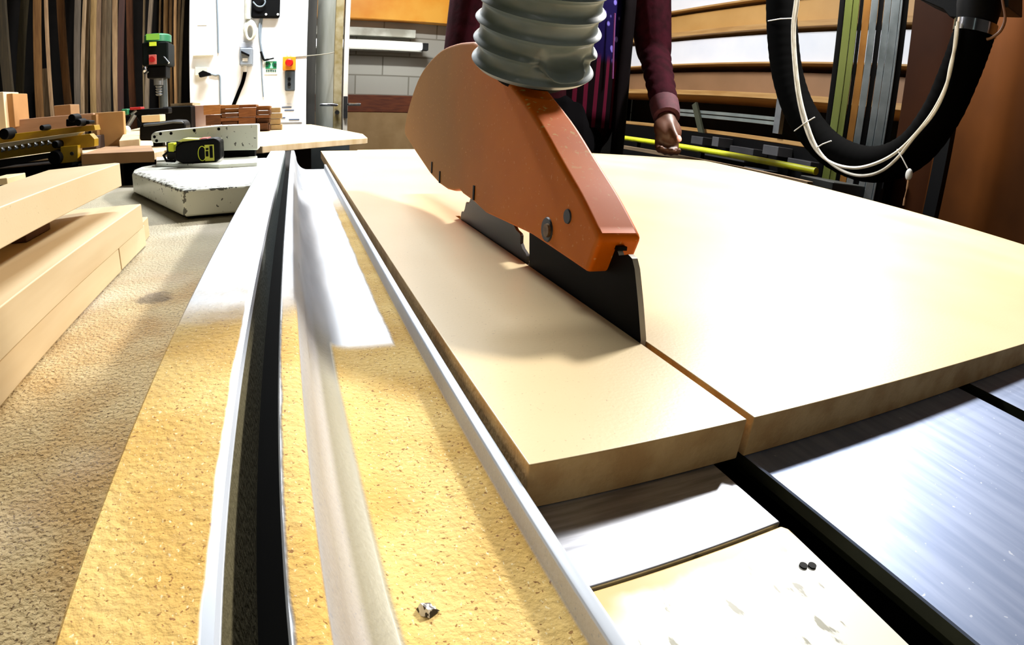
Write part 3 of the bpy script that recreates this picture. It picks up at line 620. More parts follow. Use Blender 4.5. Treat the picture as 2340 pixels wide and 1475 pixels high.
for px, py, r in ((128, 360, .017), (130, 330, .009), (168, 270, .010), (182, 280, .009), (100, 292, .007), (14, 306, .014)):
    q = at(px, py, 'y', 1.38 if py < 320 else 1.34); MB().tube([q + Vector((0, .03, 0)), q + Vector((0, -.012, 0))], [r, r * .9], 16).build('clamp_knob', M_BLACK, ym, bevel=.002)
slant([(150, 272), (205, 276), (205, 284), (150, 290)], 1.40, .04, 'lever', M_BLACK, .003)
slant([(-40, 392), (150, 372), (150, 384), (-40, 412)], 1.36, .12, 'stand_top', M_BLACK)
# light metal sheet end and lower items by the stack
o = plank('metal_strip', [tuple(at(x, y, 'z', T + .003)[:2]) for x, y in ((-20, 388), (0, 386), (45, 388), (60, 391), (20, 395), (-20, 394))], T + .0002, T + .003, M_CHROME, 'thin shiny metal strip lying in the dark behind the left stack', 'metal strip')
o = plank('side_shelf', [(-1.5, .75), (-.63, .75), (-.63, 1.19), (-1.5, 1.19)], .86, .8795, mat('dark_shelf', (16, 14, 12), (24, 20, 17), rough=.8), 'dark shelf surface behind the stacked boards under the yellow machine', 'shelf')
o = prect(-30, 409, 17, 424, .80, .06).build('board_offcut', M_CREAM, bevel=.001); tag(o, 'tan board end low at the far left edge behind the stack', 'board')
# ================================================================ TIMBER RACK
planks = [ # x top, x bottom, half-width px, y bottom, light colour, dark colour, words
 (2, 28, 11, 276, (58, 46, 24), (40, 32, 16), 'dark green-brown leaning plank at the far left of the rack'),
 (57, 44, 8, 280, (64, 54, 30), (48, 40, 20), 'dark olive plank leaning right, second at the left of the rack'),
 (85, 92, 8, 276, (132, 92, 46), (104, 68, 30), 'brown plank third from the left in the rack'),
 (105, 112, 3, 158, (150, 120, 86), (120, 90, 60), 'thin tan lath just right of the third brown plank'),
 (98, 112, 9, 274, (158, 128, 92), (124, 96, 62), 'short pale plank ending halfway up the rack'),
 (138, 156, 8, 240, (118, 78, 36), (90, 58, 24), 'orange-brown plank leaning in the left half of the rack'),
 (178, 178, 6, 262, (96, 84, 70), (74, 64, 52), 'grey-brown plank left of the pale bundle in the rack'),
 (194, 189, 3, 262, (150, 124, 92), (110, 88, 60), 'first of two thin laths left of the pale bundle'),
 (203, 197, 3, 262, (168, 140, 104), (130, 102, 70), 'second of two thin laths left of the pale bundle'),
 (215, 214, 6, 256, (190, 156, 104), (160, 128, 78), 'palest and leftmost plank of the pale bundle'),
 (227, 226, 4, 256, (120, 92, 66), (90, 68, 46), 'brownish second plank of the pale bundle'),
 (240, 238, 5, 254, (160, 134, 100), (120, 98, 72), 'grey-tan third plank of the pale bundle'),
 (251, 249, 4, 254, (128, 110, 84), (96, 80, 58), 'grey fourth plank of the pale bundle'),
 (263, 266, 5, 254, (172, 142, 104), (136, 106, 72), 'tan rightmost plank of the pale bundle'),
 (279, 276, 6, 250, (56, 24, 10), (40, 16, 8), 'dark red-brown plank right of the pale bundle'),
 (296, 304, 7, 246, (108, 62, 28), (80, 44, 18), 'orange-brown plank left of the drill press'),
 (330, 330, 1.6, 246, (170, 148, 110), (130, 110, 80), 'very thin lath running down behind the drill press'),
 (347, 339, 4, 90, (120, 104, 84), (90, 76, 60), 'grey leaning plank above the drill press'),
 (368, 364, 2, 90, (180, 146, 100), (140, 108, 70), 'thin tan lath above the drill press'),
 (381, 378, 5, 96, (190, 150, 96), (150, 112, 66), 'light brown plank directly right of the drill press head'),
 (392, 389, 3, 110, (160, 124, 80), (124, 92, 56), 'first narrow plank right of the drill press'),
 (402, 399, 3, 110, (176, 136, 88), (140, 104, 64), 'second narrow plank right of the drill press'),
 (411, 408, 3, 130, (150, 120, 80), (116, 90, 58), 'third narrow plank right of the drill press'),
 (420, 413, 3, 150, (140, 120, 88), (104, 88, 62), 'rightmost narrow plank of the rack beside the white wall')]
for k, (xt, xb, hw, yb, c1, c2, words) in enumerate(planks):
    Y = 3.40 + (k * 5 % 7) * .08; a = at(xt, 0, 'y', Y); b = at(xb, yb, 'y', Y - .05); s_ = (a - b); s_.y = .05 if s_.z > .3 else .02
    bot = b - s_ * ((b.z - .0) / s_.z)
    top = a + s_ * ((2.6 - a.z) / s_.z) if k != 4 else at(102, 157, 'y', Y)
    w = abs(at(xt + hw, 20, 'y', Y).x - at(xt - hw, 20, 'y', Y).x) / 2; th = .012
    mb = MB(); vs = []
    for e in (bot, top):
        for sx, sy in ((-1, -1), (1, -1), (1, 1), (-1, 1)): vs.append(e + Vector((sx * w, sy * th, 0)))
    mb.add(vs, [(0, 3, 2, 1), (4, 5, 6, 7), (0, 1, 5, 4), (1, 2, 6, 5), (2, 3, 7, 6), (3, 0, 4, 7)])
    o = mb.build('timber_plank', mat('timber_%s' % words[:24].replace(' ', '_'), c1, c2, rough=.8, scale=14, stretch=(7, 3, .5)), bevel=.001); tag(o, words, 'plank', 'planks standing in the timber rack')
# ================================================================ DRILL PRESS
dp = thing('drill_press', 'dark drill press with a green top cap standing before the timber rack', 'drill press', (at(352, 230, 'y', 2.75).x, 2.8, BZ))
Y = 2.72; cx0, cx1 = at(323, 120, 'y', Y).x, at(383, 120, 'y', Y).x; cc = (cx0 + cx1) / 2
zt = at(350, 75, 'y', Y).z; zm = at(350, 94, 'y', Y).z; zb = at(350, 150, 'y', Y).z; zc = at(350, 178, 'y', Y).z
MB().tube([(cc, Y + .07, zm), (cc, Y + .07, zt - .006), (cc, Y + .07, zt)], [.062, .062, .052], 28).build('cap', mat('green_cap', (36, 96, 66), (46, 116, 78), rough=.4), dp, bevel=.002)
box((cx0, Y + .01, zb), (cx1, Y + .16, zm - .002)).build('head', mat('black_green', (3, 9, 7), rough=.6, spec=.1), dp, bevel=.008)
box((cx0 + .015, Y + .03, zc), (cx1 - .015, Y + .13, zb)).build('gearbox', M_BLACK, dp, bevel=.006)
prect(334, 77, 364, 91, Y + .004, .004).build('label_plate', mat('green_label', (120, 176, 60), rough=.5), dp)
prect(341, 96, 357, 105, Y + .004, .008).build('label_plate', mat('lime_label', (196, 216, 50), rough=.5), dp)
prect(340, 125, 357, 147, Y + .002, .01).build('switch_plate', mat('pink_plate', (176, 92, 80), rough=.5), dp, bevel=.001)
q = at(348, 136, 'y', Y); MB().tube([q + Vector((0, .004, 0)), q + Vector((0, -.012, 0))], .013, 18).build('stop_button', mat('stop_red', (150, 16, 16), rough=.4), dp)
MB().tube([at(374, 130, 'y', Y - .02), at(386, 144, 'y', Y - .04)], .004, 8).build('feed_lever', M_CHROME, dp); lv = MB(); lv.tube([at(338, 162, 'y', Y - .02), at(330, 170, 'y', Y - .02)], .006, 8); lv.build('feed_lever', M_CHROME, dp)
q = at(331, 159, 'y', Y - .02); MB().ell(q, (.010, .010, .014)).build('lever_knob', M_CHROME, dp)
ch = MB(); z_ = zc; ch.tube([(cc, Y + .07, zc), (cc, Y + .07, zc - .03)], .022, 16)
for k in range(4): ch.tube([(cc, Y + .07, zc - .03 - k * .012), (cc, Y + .07, zc - .036 - k * .012), (cc, Y + .07, zc - .042 - k * .012)], [.010, .016, .010], 16)
ch.build('chuck', M_GREY, dp)
MB().tube([(cc + .012, Y + .11, BZ), (cc + .012, Y + .11, zb)], .020, 20).build('column', mat('column_grey', (96, 104, 106), (120, 128, 130), rough=.3, metal=.7), dp)
box((cc - .08, Y - .02, BZ), (cc + .08, Y + .18, BZ + .02)).build('base', M_BLACK, dp, bevel=.004)
# ================================================================ ON THE WHITE WALL
F = BY
def wl(x0, y0, x1, y1, dep, nm, m, parent=None, bevel=.001): return prect(x0, y0, x1, y1, F - dep, dep, None).build(nm, m, parent, bevel=bevel)
def cable(nm, pts, r, m, label, cat='cable'):
    o = MB().tube(smoothpath([at(x, y, 'y', F - r - .001) for x, y in pts], 5), r, 8).build(nm, m); return tag(o, label, cat)
M_CG = mat('grey_cable', (120, 132, 142), rough=.5); M_WP = mat('white_plastic2', (232, 232, 230), rough=.45)
cable('conduit', [(495, -60), (496, 0), (498, 60), (499, 121)], .005, M_CG, 'thin grey vertical conduit on the left half of the white wall')
cable('cable', [(478, 168), (492, 172), (502, 173), (503, 200), (504, 240)], .005, M_CG, 'grey cable running down from the black plug to the bench')
p = thing('wall_socket', 'white wall socket with a black plug in it above the pinkish block', 'socket', at(462, 165, 'y', F))
wl(446, 153, 474, 172, .02, 'faceplate', mat('socket_cream', (216, 216, 196), rough=.5), p)
q = [at(x, y, 'y', F - .05) for x, y in ((453, 167), (464, 161), (480, 167), (482, 172), (456, 177))]
MB().prism([(a.x, a.z) for a in q], 'y', F - .055, F - .02).build('plug', M_BLACK, p, bevel=.003)
o = wl(440, 122, 487, 127, .03, 'wall_ledge', mat('cream_ledge', (222, 218, 200), rough=.6)); tag(o, 'small cream ledge on the white wall above the black plug', 'ledge')
o = wl(451, 43, 473, 58, .003, 'wall_sticker', mat('faint_sticker', (232, 228, 208), rough=.6)); tag(o, 'faint cream sticker high on the left of the white wall', 'sticker')
cl = thing('cable_coil', 'coil of white cable hanging on the wall above the grey isolator switch', 'cable', at(570, 70, 'y', F))
mb = MB()
for k in range(5):
    c = at(571 + k % 2 * 2, 68 + k * 1.5, 'y', F - .02 - k * .008); r = []
    for j in range(21): a = 2 * math.pi * j / 20; r.append(c + Vector((.030 * math.cos(a) * (1 - .08 * k), 0, .048 * math.sin(a) * (1 - .05 * k))))
    mb.tube(r, .006, 8, False)
mb.tube([at(566, -60, 'y', F - .02), at(566, 44, 'y', F - .02)], .016, 10)
mb.build('loops', mat('coil_white', (214, 214, 202), (180, 180, 164), rough=.6, scale=20), cl)
isw = thing('isolator_switch', 'grey isolator switch box with a slanted handle on the white wall', 'switch', at(562, 130, 'y', F))
wl(547, 97, 577, 109, .03, 'cover_plate', mat('pale_grey_pl', (196, 200, 208), rough=.5), isw, .003)
wl(547, 109, 577, 150, .07, 'box', mat('grey_pl', (120, 128, 138), (136, 144, 152), rough=.45), isw, .008)
q = [at(x, y, 'y', F - .08) for x, y in ((551, 116), (570, 125), (569, 129), (551, 121))]; MB().prism([(a.x, a.z) for a in q], 'y', F - .085, F - .07).build('handle', M_BLACK, isw)
prect(554, 133, 566, 140, F - .072, .004).build('label', M_WP, isw)
q = at(560, 151, 'y', F - .04); MB().tube([q, q - Vector((0, 0, .03))], .010, 12).build('gland', M_WP, isw)
cable('flex', [(560, 160), (559, 170), (554, 190), (545, 212), (533, 242)], .010, M_RUBBER, 'thick black flex curving down from the isolator switch to the wood pile')
jb = thing('control_panel', 'black rectangular panel with cables at the top of the white wall', 'panel', at(608, 20, 'y', F))
wl(575, -80, 641, 41, .03, 'panel', M_BLACK, jb, .012)
for px in (608, 635):
    q = at(px, 33, 'y', F - .032); MB().tube([q, q + Vector((0, -.006, 0))], .006, 12).build('screw', M_WP, jb)
MB().tube(smoothpath([at(x, y, 'y', F - .045) for x, y in ((578, 4), (588, 14), (600, 14), (606, 4), (600, -8))], 5), .004, 8).build('loop', M_CG, jb)
cable('cable', [(597, 41), (593, 60), (594, 90), (599, 120), (603, 132)], .006, M_CG, 'grey cable dropping from the black panel towards the green sign')
cable('cable', [(599, 41), (596, 80), (597, 130), (599, 180), (602, 222)], .004, M_CG, 'long thin grey cable reaching below the green sign')
sg = thing('safety_sign', 'small green and white safety sign on the white wall', 'sign', at(620, 152, 'y', F))
wl(604, 133, 634, 170, .004, 'board', mat('sign_white', (216, 236, 226), rough=.4), sg)
prect(607, 140, 632, 157, F - .0065, .002).build('green_field', mat('sign_green', (20, 120, 78), rough=.4), sg)
mk = MB()
q = [at(x, y, 'y', F - .009) for x, y in ((616, 141), (624, 141), (621, 148), (624, 156), (616, 156), (619, 148))]; mk.prism([(a.x, a.z) for a in q], 'y', F - .0088, F - .0066)
mk.build('pictogram', mat('sign_pale', (150, 220, 180), rough=.4), sg)
dk = MB()
for px in (610.5, 628.5): c = at(px, 148, 'y', F - .008); dk.tube([c, c + Vector((0, -.0012, 0))], .009, 12)
for k in range(6): prect(608 + k * 4, 160, 610.6 + k * 4, 164, F - .0065, .002, dk)
dk.build('dark_mark', mat('sign_dark', (16, 60, 44), rough=.4), sg)
pg = MB().tube(smoothpath([at(x, y, 'y', F - .015) for x, y in ((596, 118), (600, 130), (604, 137), (612, 136), (626, 133))], 4), [.006] * 13 + [.004] * 4, 8).build('hanging_cord', M_BLACK); tag(pg, 'black hooked cord end over the corner of the green sign', 'cord')
es = thing('emergency_stop', 'orange emergency stop box with red button above a dark grey control box', 'switch', at(661, 165, 'y', F))
wl(646, 129, 676, 160, .05, 'stop_box', mat('orange_pl', (240, 160, 30), (226, 140, 24), rough=.4), es, .004)
q = at(661, 144, 'y', F - .05); MB().tube([q, q + Vector((0, -.02, 0)), q + Vector((0, -.024, 0))], [.019, .021, .016], 20).build('stop_button', mat('btn_red', (186, 20, 14), rough=.35), es)
wl(651, 161, 674, 208, .045, 'control_box', mat('dark_grey_pl', (54, 62, 68), (66, 74, 80), rough=.5), es, .006)
for py in (181, 193):
    q = at(661, py, 'y', F - .045); MB().tube([q, q + Vector((0, -.006, 0))], .009, 14).build('push_button', M_BLACK, es)
cable('conduit', [(655, -60), (656, 40), (657, 128)], .006, mat('cond_white', (220, 222, 224), rough=.5), 'left white conduit above the emergency stop box')
cable('conduit', [(663, -60), (664, 40), (665, 128)], .006, MATS['cond_white'], 'right white conduit above the emergency stop box')
cable('string', [(674, 130), (700, 128), (740, 124), (768, 119)], .0025, mat('string_grey', (150, 146, 130), rough=.7), 'thin cord strung from the emergency stop across to the door post', 'cord')
pn = thing('wall_notice', 'white notice with dark lines low on the right of the white wall', 'notice', at(662, 250, 'y', F))
wl(636, 238, 690, 280, .004, 'sheet', mat('paper', (234, 238, 246), rough=.6), pn)
for x0, x1, y in ((644, 666, 244), (650, 672, 251), (642, 652, 268), (660, 684, 272)): prect(x0, y, x1, y + 2.5, F - .0065, .002).build('printed_line', mat('ink', (60, 78, 110), rough=.6), pn)
# ================================================================ PERSON
M_SKIN = mat('dark_skin', (92, 56, 38), (74, 44, 30), rough=.5, scale=30)
M_JACK = mat('maroon_jacket', (32, 7, 13), (46, 10, 20), rough=.9, scale=30, bump=.5, bscale=60, spec=.05)
def person():
    PX, PY = .80, 1.78
    P = thing('person', 'person in a maroon jacket and patterned shirt holding the far corner of the sheet', 'person', (PX, PY, 0))
    shL = at(1478, -45, 'y', PY); shR = Vector((.555, PY, 1.43))
    elL = at(1494, 115, 'y', 1.72); wrL = at(1522, 262, 'y', 1.49); haL = at(1528, 318, 'y', 1.43)
    elR = Vector((.50, 1.72, 1.16)); wrR = Vector((.52, 1.46, .98)); haR = Vector((.53, 1.40, .93))
    b = MB()
    b.limb((PX, PY, .95), (PX, PY + .01, 1.12), .15, .14).limb((PX, PY + .01, 1.12), (PX, PY, 1.36), .14, .16)
    b.ell((PX, PY, 1.30), (.19, .12, .17)); b.ell((PX, PY, .96), (.18, .13, .12))
    b.limb(shL, shR, .065, .065); b.limb((PX, PY, 1.42), (PX, PY - .03, 1.54), .06, .055)
    hc = Vector((PX, PY - .06, 1.64)); b.ell(hc, (.077, .098, .115)); b.ell(hc + Vector((0, -.03, -.06)), (.055, .065, .06))
    b.limb(hc + Vector((0, -.095, .01)), hc + Vector((0, -.113, -.018)), .009, .013); b.ell(hc + Vector((0, -.09, -.055)), (.026, .014, .009))
    for s in (-1, 1):
        b.ell(hc + Vector((s * .080, .005, -.005)), (.010, .02, .032)); b.ell(hc + Vector((s * .032, -.088, .018)), (.014, .010, .009))
        b.limb((PX + s * .09, PY, .92), (PX + s * .11, PY - .02, .50), .09, .062); b.limb((PX + s * .11, PY - .02, .50), (PX + s * .12, PY + .02, .10), .060, .040)
        b.limb((PX + s * .12, PY + .04, .05), (PX + s * .14, PY - .13, .04), .042, .035)
    for sh, el, wr, ha, s in ((shL, elL, wrL, haL, 1), (shR, elR, wrR, haR, -1)):
        b.limb(sh, el, .052, .042).limb(el, wr, .042, .028)
        dn = (ha - wr).normalized(); rt = Vector((1, -.2, 0)); rt = (rt - dn * rt.dot(dn)).normalized(); fw = dn.cross(rt)
        if fw.y > 0: fw = -fw
        b.limb(wr, wr.lerp(ha, .45), .027, .034)
        rot = Matrix((rt, fw, dn)).transposed()
        b.ell(wr.lerp(ha, .62), (.047, .030, .052), rot)
        base = ha - dn * .012
        for i, off in enumerate((-.030, -.010, .010, .030)):
            k0 = base + rt * off - fw * .008; L = (.030, .034, .032, .026)[i]
            k1 = k0 + dn * L - fw * .012; k2 = k1 + dn * .022 + fw * .006; k3 = k2 + fw * .016 + dn * .002
            b.limb(k0, k1, .0115, .0105).limb(k1, k2, .0105, .0098).limb(k2, k3, .0095, .0085)
        t0 = wr.lerp(ha, .50) - rt * .026 * s * 0 + fw * .020; t1 = wr.lerp(ha, .95) + fw * .030 + rt * .004; t2 = t1 + dn * .034 + rt * .010 + fw * .004
        b.limb(t0, t1, .014, .0115).limb(t1, t2, .0115, .0095)
        if s == 1: TN = (t2, dn, fw, rt)
    b.build('body', M_SKIN, P, remesh=.0055, smooth=4)
    t2, dn, fw, rt = TN
    MB().ell(t2 + fw * .0075 - dn * .004, (.0085, .004, .0125), Matrix((rt, fw, dn)).transposed()).build('thumbnail', mat('nail', (214, 150, 136), rough=.4), P)
    # hair, eyes
    MB().ell(hc + Vector((0, .012, .03)), (.084, .100, .098)).build('hair', M_BLACK, P)
    # jacket: body and sleeves, open at the front
    j = MB()
    j.limb((PX - .02, PY + .02, 1.33), (PX - .02, PY + .03, .92), .19, .20)
    j.ell((PX + .02, PY + .02, 1.30), (.30, .15, .22)); j.ell((PX + .02, PY + .02, 1.08), (.29, .145, .30))
    j.limb(shL, shR, .085, .085)
    j.limb(shL, elL, .088, .064)
    for sh, el, wr in ((shL, elL, wrL), (shR, elR, wrR)):
        if sh is shR: j.limb(sh, el, .088, .064)
        n = 7
        for i in range(n):
            p0 = el.lerp(wr, i / n); r = .058 - .013 * i / n; j.ell(p0, (r * 1.04, r, r * .78)); j.limb(p0, el.lerp(wr, (i + 1) / n * .96), r * .94, r * .9)
    j.build('jacket', M_JACK, P, remesh=.007, smooth=3)
    for el, wr in ((elL, wrL), (elR, wrR)):
        d = (wr - el).normalized(); MB().tube([wr - d * .060, wr - d * .055, wr - d * .02, wr + d * .012, wr + d * .014], [.043, .048, .047, .043, .034], 20).build('cuff', mat('maroon_cuff', (78, 30, 42), (64, 24, 34), rough=.85, scale=60), P)
    # shirt front
    g = NG('star_and_stripe_shirt'); x, y, z = g.sep.outputs
    vor = g.t.nodes.new('ShaderNodeTexVoronoi'); vor.inputs['Scale'].default_value = 24; g.t.links.new(g.tc.outputs['Object'], vor.inputs[0])
    star = g.step(vor.outputs['Distance'], .28, .18); up_ = g.mix(star, lin((14, 8, 46)), lin((90, 80, 150)))
    w1 = g.math('SINE', g.math('MULTIPLY', x, 150.0)); lowc = g.mix(g.step(w1, .2, .5), lin((8, 3, 5)), lin((66, 12, 30)))
    col = g.mix(g.step(z, -.020, .02), lowc, up_); g.out(col, .9); g.b.inputs['Specular IOR Level'].default_value = .02
    sx = (at(1330, 200, 'y', 1.60).x + at(1400, 200, 'y', 1.60).x) / 2
    zc = at(1360, 130, 'y', 1.62).z; z0 = at(1360, 292, 'y', 1.62).z
    sh = MB(); rings = []
    ns = 14
    for k in range(9):
        zz = z0 + (1.44 - z0) * k / 8
        for i in range(ns + 1):
            a = math.radians(-158 + 136 * i / ns); sh.v.append(Vector((PX + .03 + .250 * math.cos(a), PY + .0 + (.166 + .004 * math.sin(i * 1.9 + k * .5)) * math.sin(a), zz)))
    for k in range(8):
        for i in range(ns): q = k * (ns + 1) + i; sh.f.append((q, q + 1, q + ns + 2, q + ns + 1))
    so = sh.build('shirt', g.m, P, origin=(sx, 1.6, zc)); md = so.modifiers.new('thick', 'SOLIDIFY'); md.thickness = .006
    # jacket front panels over the shirt, maroon turned black for the shade on them
    fr = MB()
    for a0, a1 in ((-52, 10), (-190, -112)):
        n = 10; base = len(fr.v)
        for k in range(9):
            zz = .84 + (1.46 - .84) * k / 8
            for i in range(n + 1):
                a = math.radians(a0 + (a1 - a0) * i / n); fr.v.append(Vector((PX + .03 + .285 * math.cos(a), PY + (.180 + .006 * math.sin(i * 1.3 + k)) * math.sin(a), zz)))
        for k in range(8):
            for i in range(n): q = base + k * (n + 1) + i; fr.f.append((q, q + 1, q + n + 2, q + n + 1))
    fo = fr.build('jacket_front', mat('shaded_jacket_black', (4, 2, 3), (8, 4, 5), rough=.95, spec=.03), P); md = fo.modifiers.new('thick', 'SOLIDIFY'); md.thickness = .01
    zz = [at(1405, 30, 'y', 1.615), at(1402, 110, 'y', 1.615), at(1400, 180, 'y', 1.615)]
    MB().tube(zz, .003, 6).build('zip', mat('purple_zip', (110, 50, 110), rough=.5), P)
    # trousers
    t = MB(); t.limb((PX - .0, PY, .98), (PX, PY, .90), .19, .19); t.ell((PX, PY, .92), (.235, .15, .14))
    for s in (-1, 1):
        t.limb((PX + s * .10, PY, .90), (PX + s * .115, PY - .02, .50), .115, .085); t.limb((PX + s * .115, PY - .02, .50), (PX + s * .125, PY + .02, .10), .082, .068)
    t.build('trousers', mat('black_trousers', (3, 3, 4), (7, 6, 8), rough=.95, spec=.03), P, remesh=.008, smooth=3)
    sh = MB()
    for s in (-1, 1): sh.limb((PX + s * .125, PY + .04, .055), (PX + s * .145, PY - .15, .050), .055, .048)
    sh.build('shoes', M_BLACK, P, remesh=.008)
person()
# ================================================================ SHEET RACK (right)
RX = 2.3
def zr(px, py): return at(px, py, 'x', RX).z
def rack():
    RK = thing('sheet_rack', 'tall timber sheet rack along the right with wooden shelf lips', 'rack', (RX + .3, 2.8, 0))
    lip = mat('shelf_lip_pine', (200, 158, 98), (170, 124, 66), rough=.6, scale=6, stretch=(6, .5, 6))
    y0, y1 = 1.25, 4.4
    for z, t in ((zr(1700, 66), .030), (zr(1700, 145), .010), (zr(1700, 217), .030), (zr(1700, 311), .022), (zr(1700, 4), .012), (.55, .03), (.10, .03), (2.35, .03)):
        box((RX - .02, y0, z - t / 2), (RX + .55, y1, z + t / 2)).build('shelf', lip, RK, bevel=.002)
    for y in (y0 - .03, y1): box((RX, y, 0), (RX + .55, y + .03, 2.6)).build('upright', M_BLACK, RK)
    box((RX + .56, y0, 0), (RX + .58, y1, 2.6)).build('back', M_DARKW, RK)
rack()
def rsheet(pt, pb, dx, m, label, y0=1.27, y1=4.38):
    zt, zb = zr(1700, pt), zr(1700, pb); o = box((RX + dx, y0, zb), (RX + dx + .3, y1, zt)).build('stored_sheet', m, bevel=.001); return tag(o, label, 'board')
rsheet(13, 57, .02, mat('gold_board', (196, 150, 84), (180, 134, 68), rough=.5, scale=3), 'gold-brown board edge on the second rack shelf from the top of the picture')
rsheet(80, 142, .02, mat('white_melamine', (232, 236, 246), (244, 246, 252), rough=.3, scale=3), 'white board stored between the gold and the brown boards in the rack')
rsheet(161, 208, .05, mat('taupe_board', (146, 108, 74), (128, 94, 62), rough=.55, scale=3), 'brown board stored below the white board in the rack')
rsheet(-60, 1, .02, MATS['white_melamine'], 'white board on the topmost visible rack shelf')
lad = thing('aluminium_ladder', 'grey aluminium ladder lying in the dark lower bay of the rack', 'ladder', (RX, 2.4, 1.06))
for za, zb_ in ((252, 258), (262, 269)):
    a = at(1590, za, 'x', RX - .03); b = at(1788, za + 26, 'x', RX - .03); z = (a.z + b.z) / 2
    box((RX - .05, b.y, z - .009), (RX - .03, a.y + .3, z + .009)).build('stile', mat('aluminium_rail', (140, 150, 148), (170, 178, 174), rough=.35, metal=.6), lad)
q = at(1785, 262, 'x', RX - .03); box((RX - .055, q.y - .02, q.z - .10), (RX - .025, q.y + .02, q.z + .10)).build('bracket', M_GREY, lad)
q = at(1600, 270, 'x', RX - .06); box((RX - .07, q.y - .02, q.z - .16), (RX - .055, q.y + .02, q.z + .10), Matrix.Rotation(-.5, 3, 'X')).build('strap', mat('olive_strap', (60, 62, 44), rough=.8), lad)
# machine parts in lowest bay
for k, (x0, y0, x1, y1, c) in enumerate(((1580, 310, 1604, 332, 60), (1628, 312, 1640, 336, 80), (1668, 332, 1720, 356, 44), (1744, 330, 1776, 358, 70), (1600, 348, 1700, 372, 52), (1800, 360, 1850, 392, 50), (1700, 380, 1744, 396, 62))):
    Xp = 1.95; a = at(x0, y0, 'x', Xp); b = at(x1, y1, 'x', Xp)
    o = box((Xp, min(a.y, b.y), min(a.z, b.z)), (Xp + .1, max(a.y, b.y), max(a.z, b.z))).build('metal_part', mat('part_grey_%d' % k, (c, c, c + 4), (c + 14, c + 14, c + 16), rough=.5, metal=.3), bevel=.003)
    tag(o, ('small grey metal piece left of the olive strap below the rack', 'narrow bright grey metal piece below the olive strap', 'wide dark grey metal plate under the middle of the ladder', 'grey metal piece with bright end right of the middle', 'long dark plate just above the brown batten', 'dark plate right of the yellow rod end', 'dark plate below the middle of the yellow rod')[k], 'metal part')
ls = thing('low_stand', 'dark low stand carrying the grey metal parts behind the yellow rod', 'stand', (2.0, 2.2, 0))
box((2.048, 1.28, 0), (2.12, 3.6, at(1640, 308, 'x', 1.95).z)).build('frame', M_BLACK, ls)
# yellow rod and timber batten behind the far edge of the sheet
def rod(nm, p0, p1, X0, X1, r, m, label, cat, n=8, square=False):
    a = at(*p0, 'x', X0); b = at(*p1, 'x', X1)
    o = MB().tube([a, b], r, n).build(nm, m); return tag(o, label, cat), a, b
YR = mat('lime_yellow', (214, 220, 26), (190, 190, 20), rough=.45, scale=20)
yr = thing('yellow_rail', 'lime yellow measuring rod lying beyond the far corner of the sheet', 'rod', at(1600, 345, 'x', 1.5))
a = at(1428, 316, 'x', 1.5); b = at(1862, 391, 'x', 1.5); a.z = b.z = (a.z + b.z) / 2 
MB().tube([a, b], .0115, 16).build('rod', YR, yr); e = (b - a).normalized(); MB().tube([b, b + e * .006], .0125, 16).build('end_cap', YR, yr)
ys = MB()
for t in (.1, .5, .9): q = a.lerp(b, t); ys.box((q.x - .01, q.y - .01, .02), (q.x + .01, q.y + .01, q.z - .011))
ys.build('support', M_BLACK, yr)
a = at(1428, 334, 'x', 1.32); b = at(1855, 420, 'x', 1.32); zz = (a.z + b.z) / 2
o = box((1.30, b.y, zz - .010), (1.325, a.y, zz + .004)).build('timber_batten', mat('grey_brown_timber', (128, 104, 74), (96, 78, 54), rough=.8, scale=12, stretch=(5, .6, 5)), bevel=.001); tag(o, 'grey-brown batten running along just behind the right edge of the sheet', 'batten')
bb = thing('trestle_frame', 'black rail carrying the batten behind the sheet', 'frame', (1.31, 2, 0))
box((1.30, b.y, zz - .06), (1.325, a.y, zz - .0105)).build('rail', M_BLACK, bb)
for y in (b.y + .1, a.y - .2): box((1.30, y, 0), (1.325, y + .03, zz - .06)).build('leg', M_BLACK, bb)
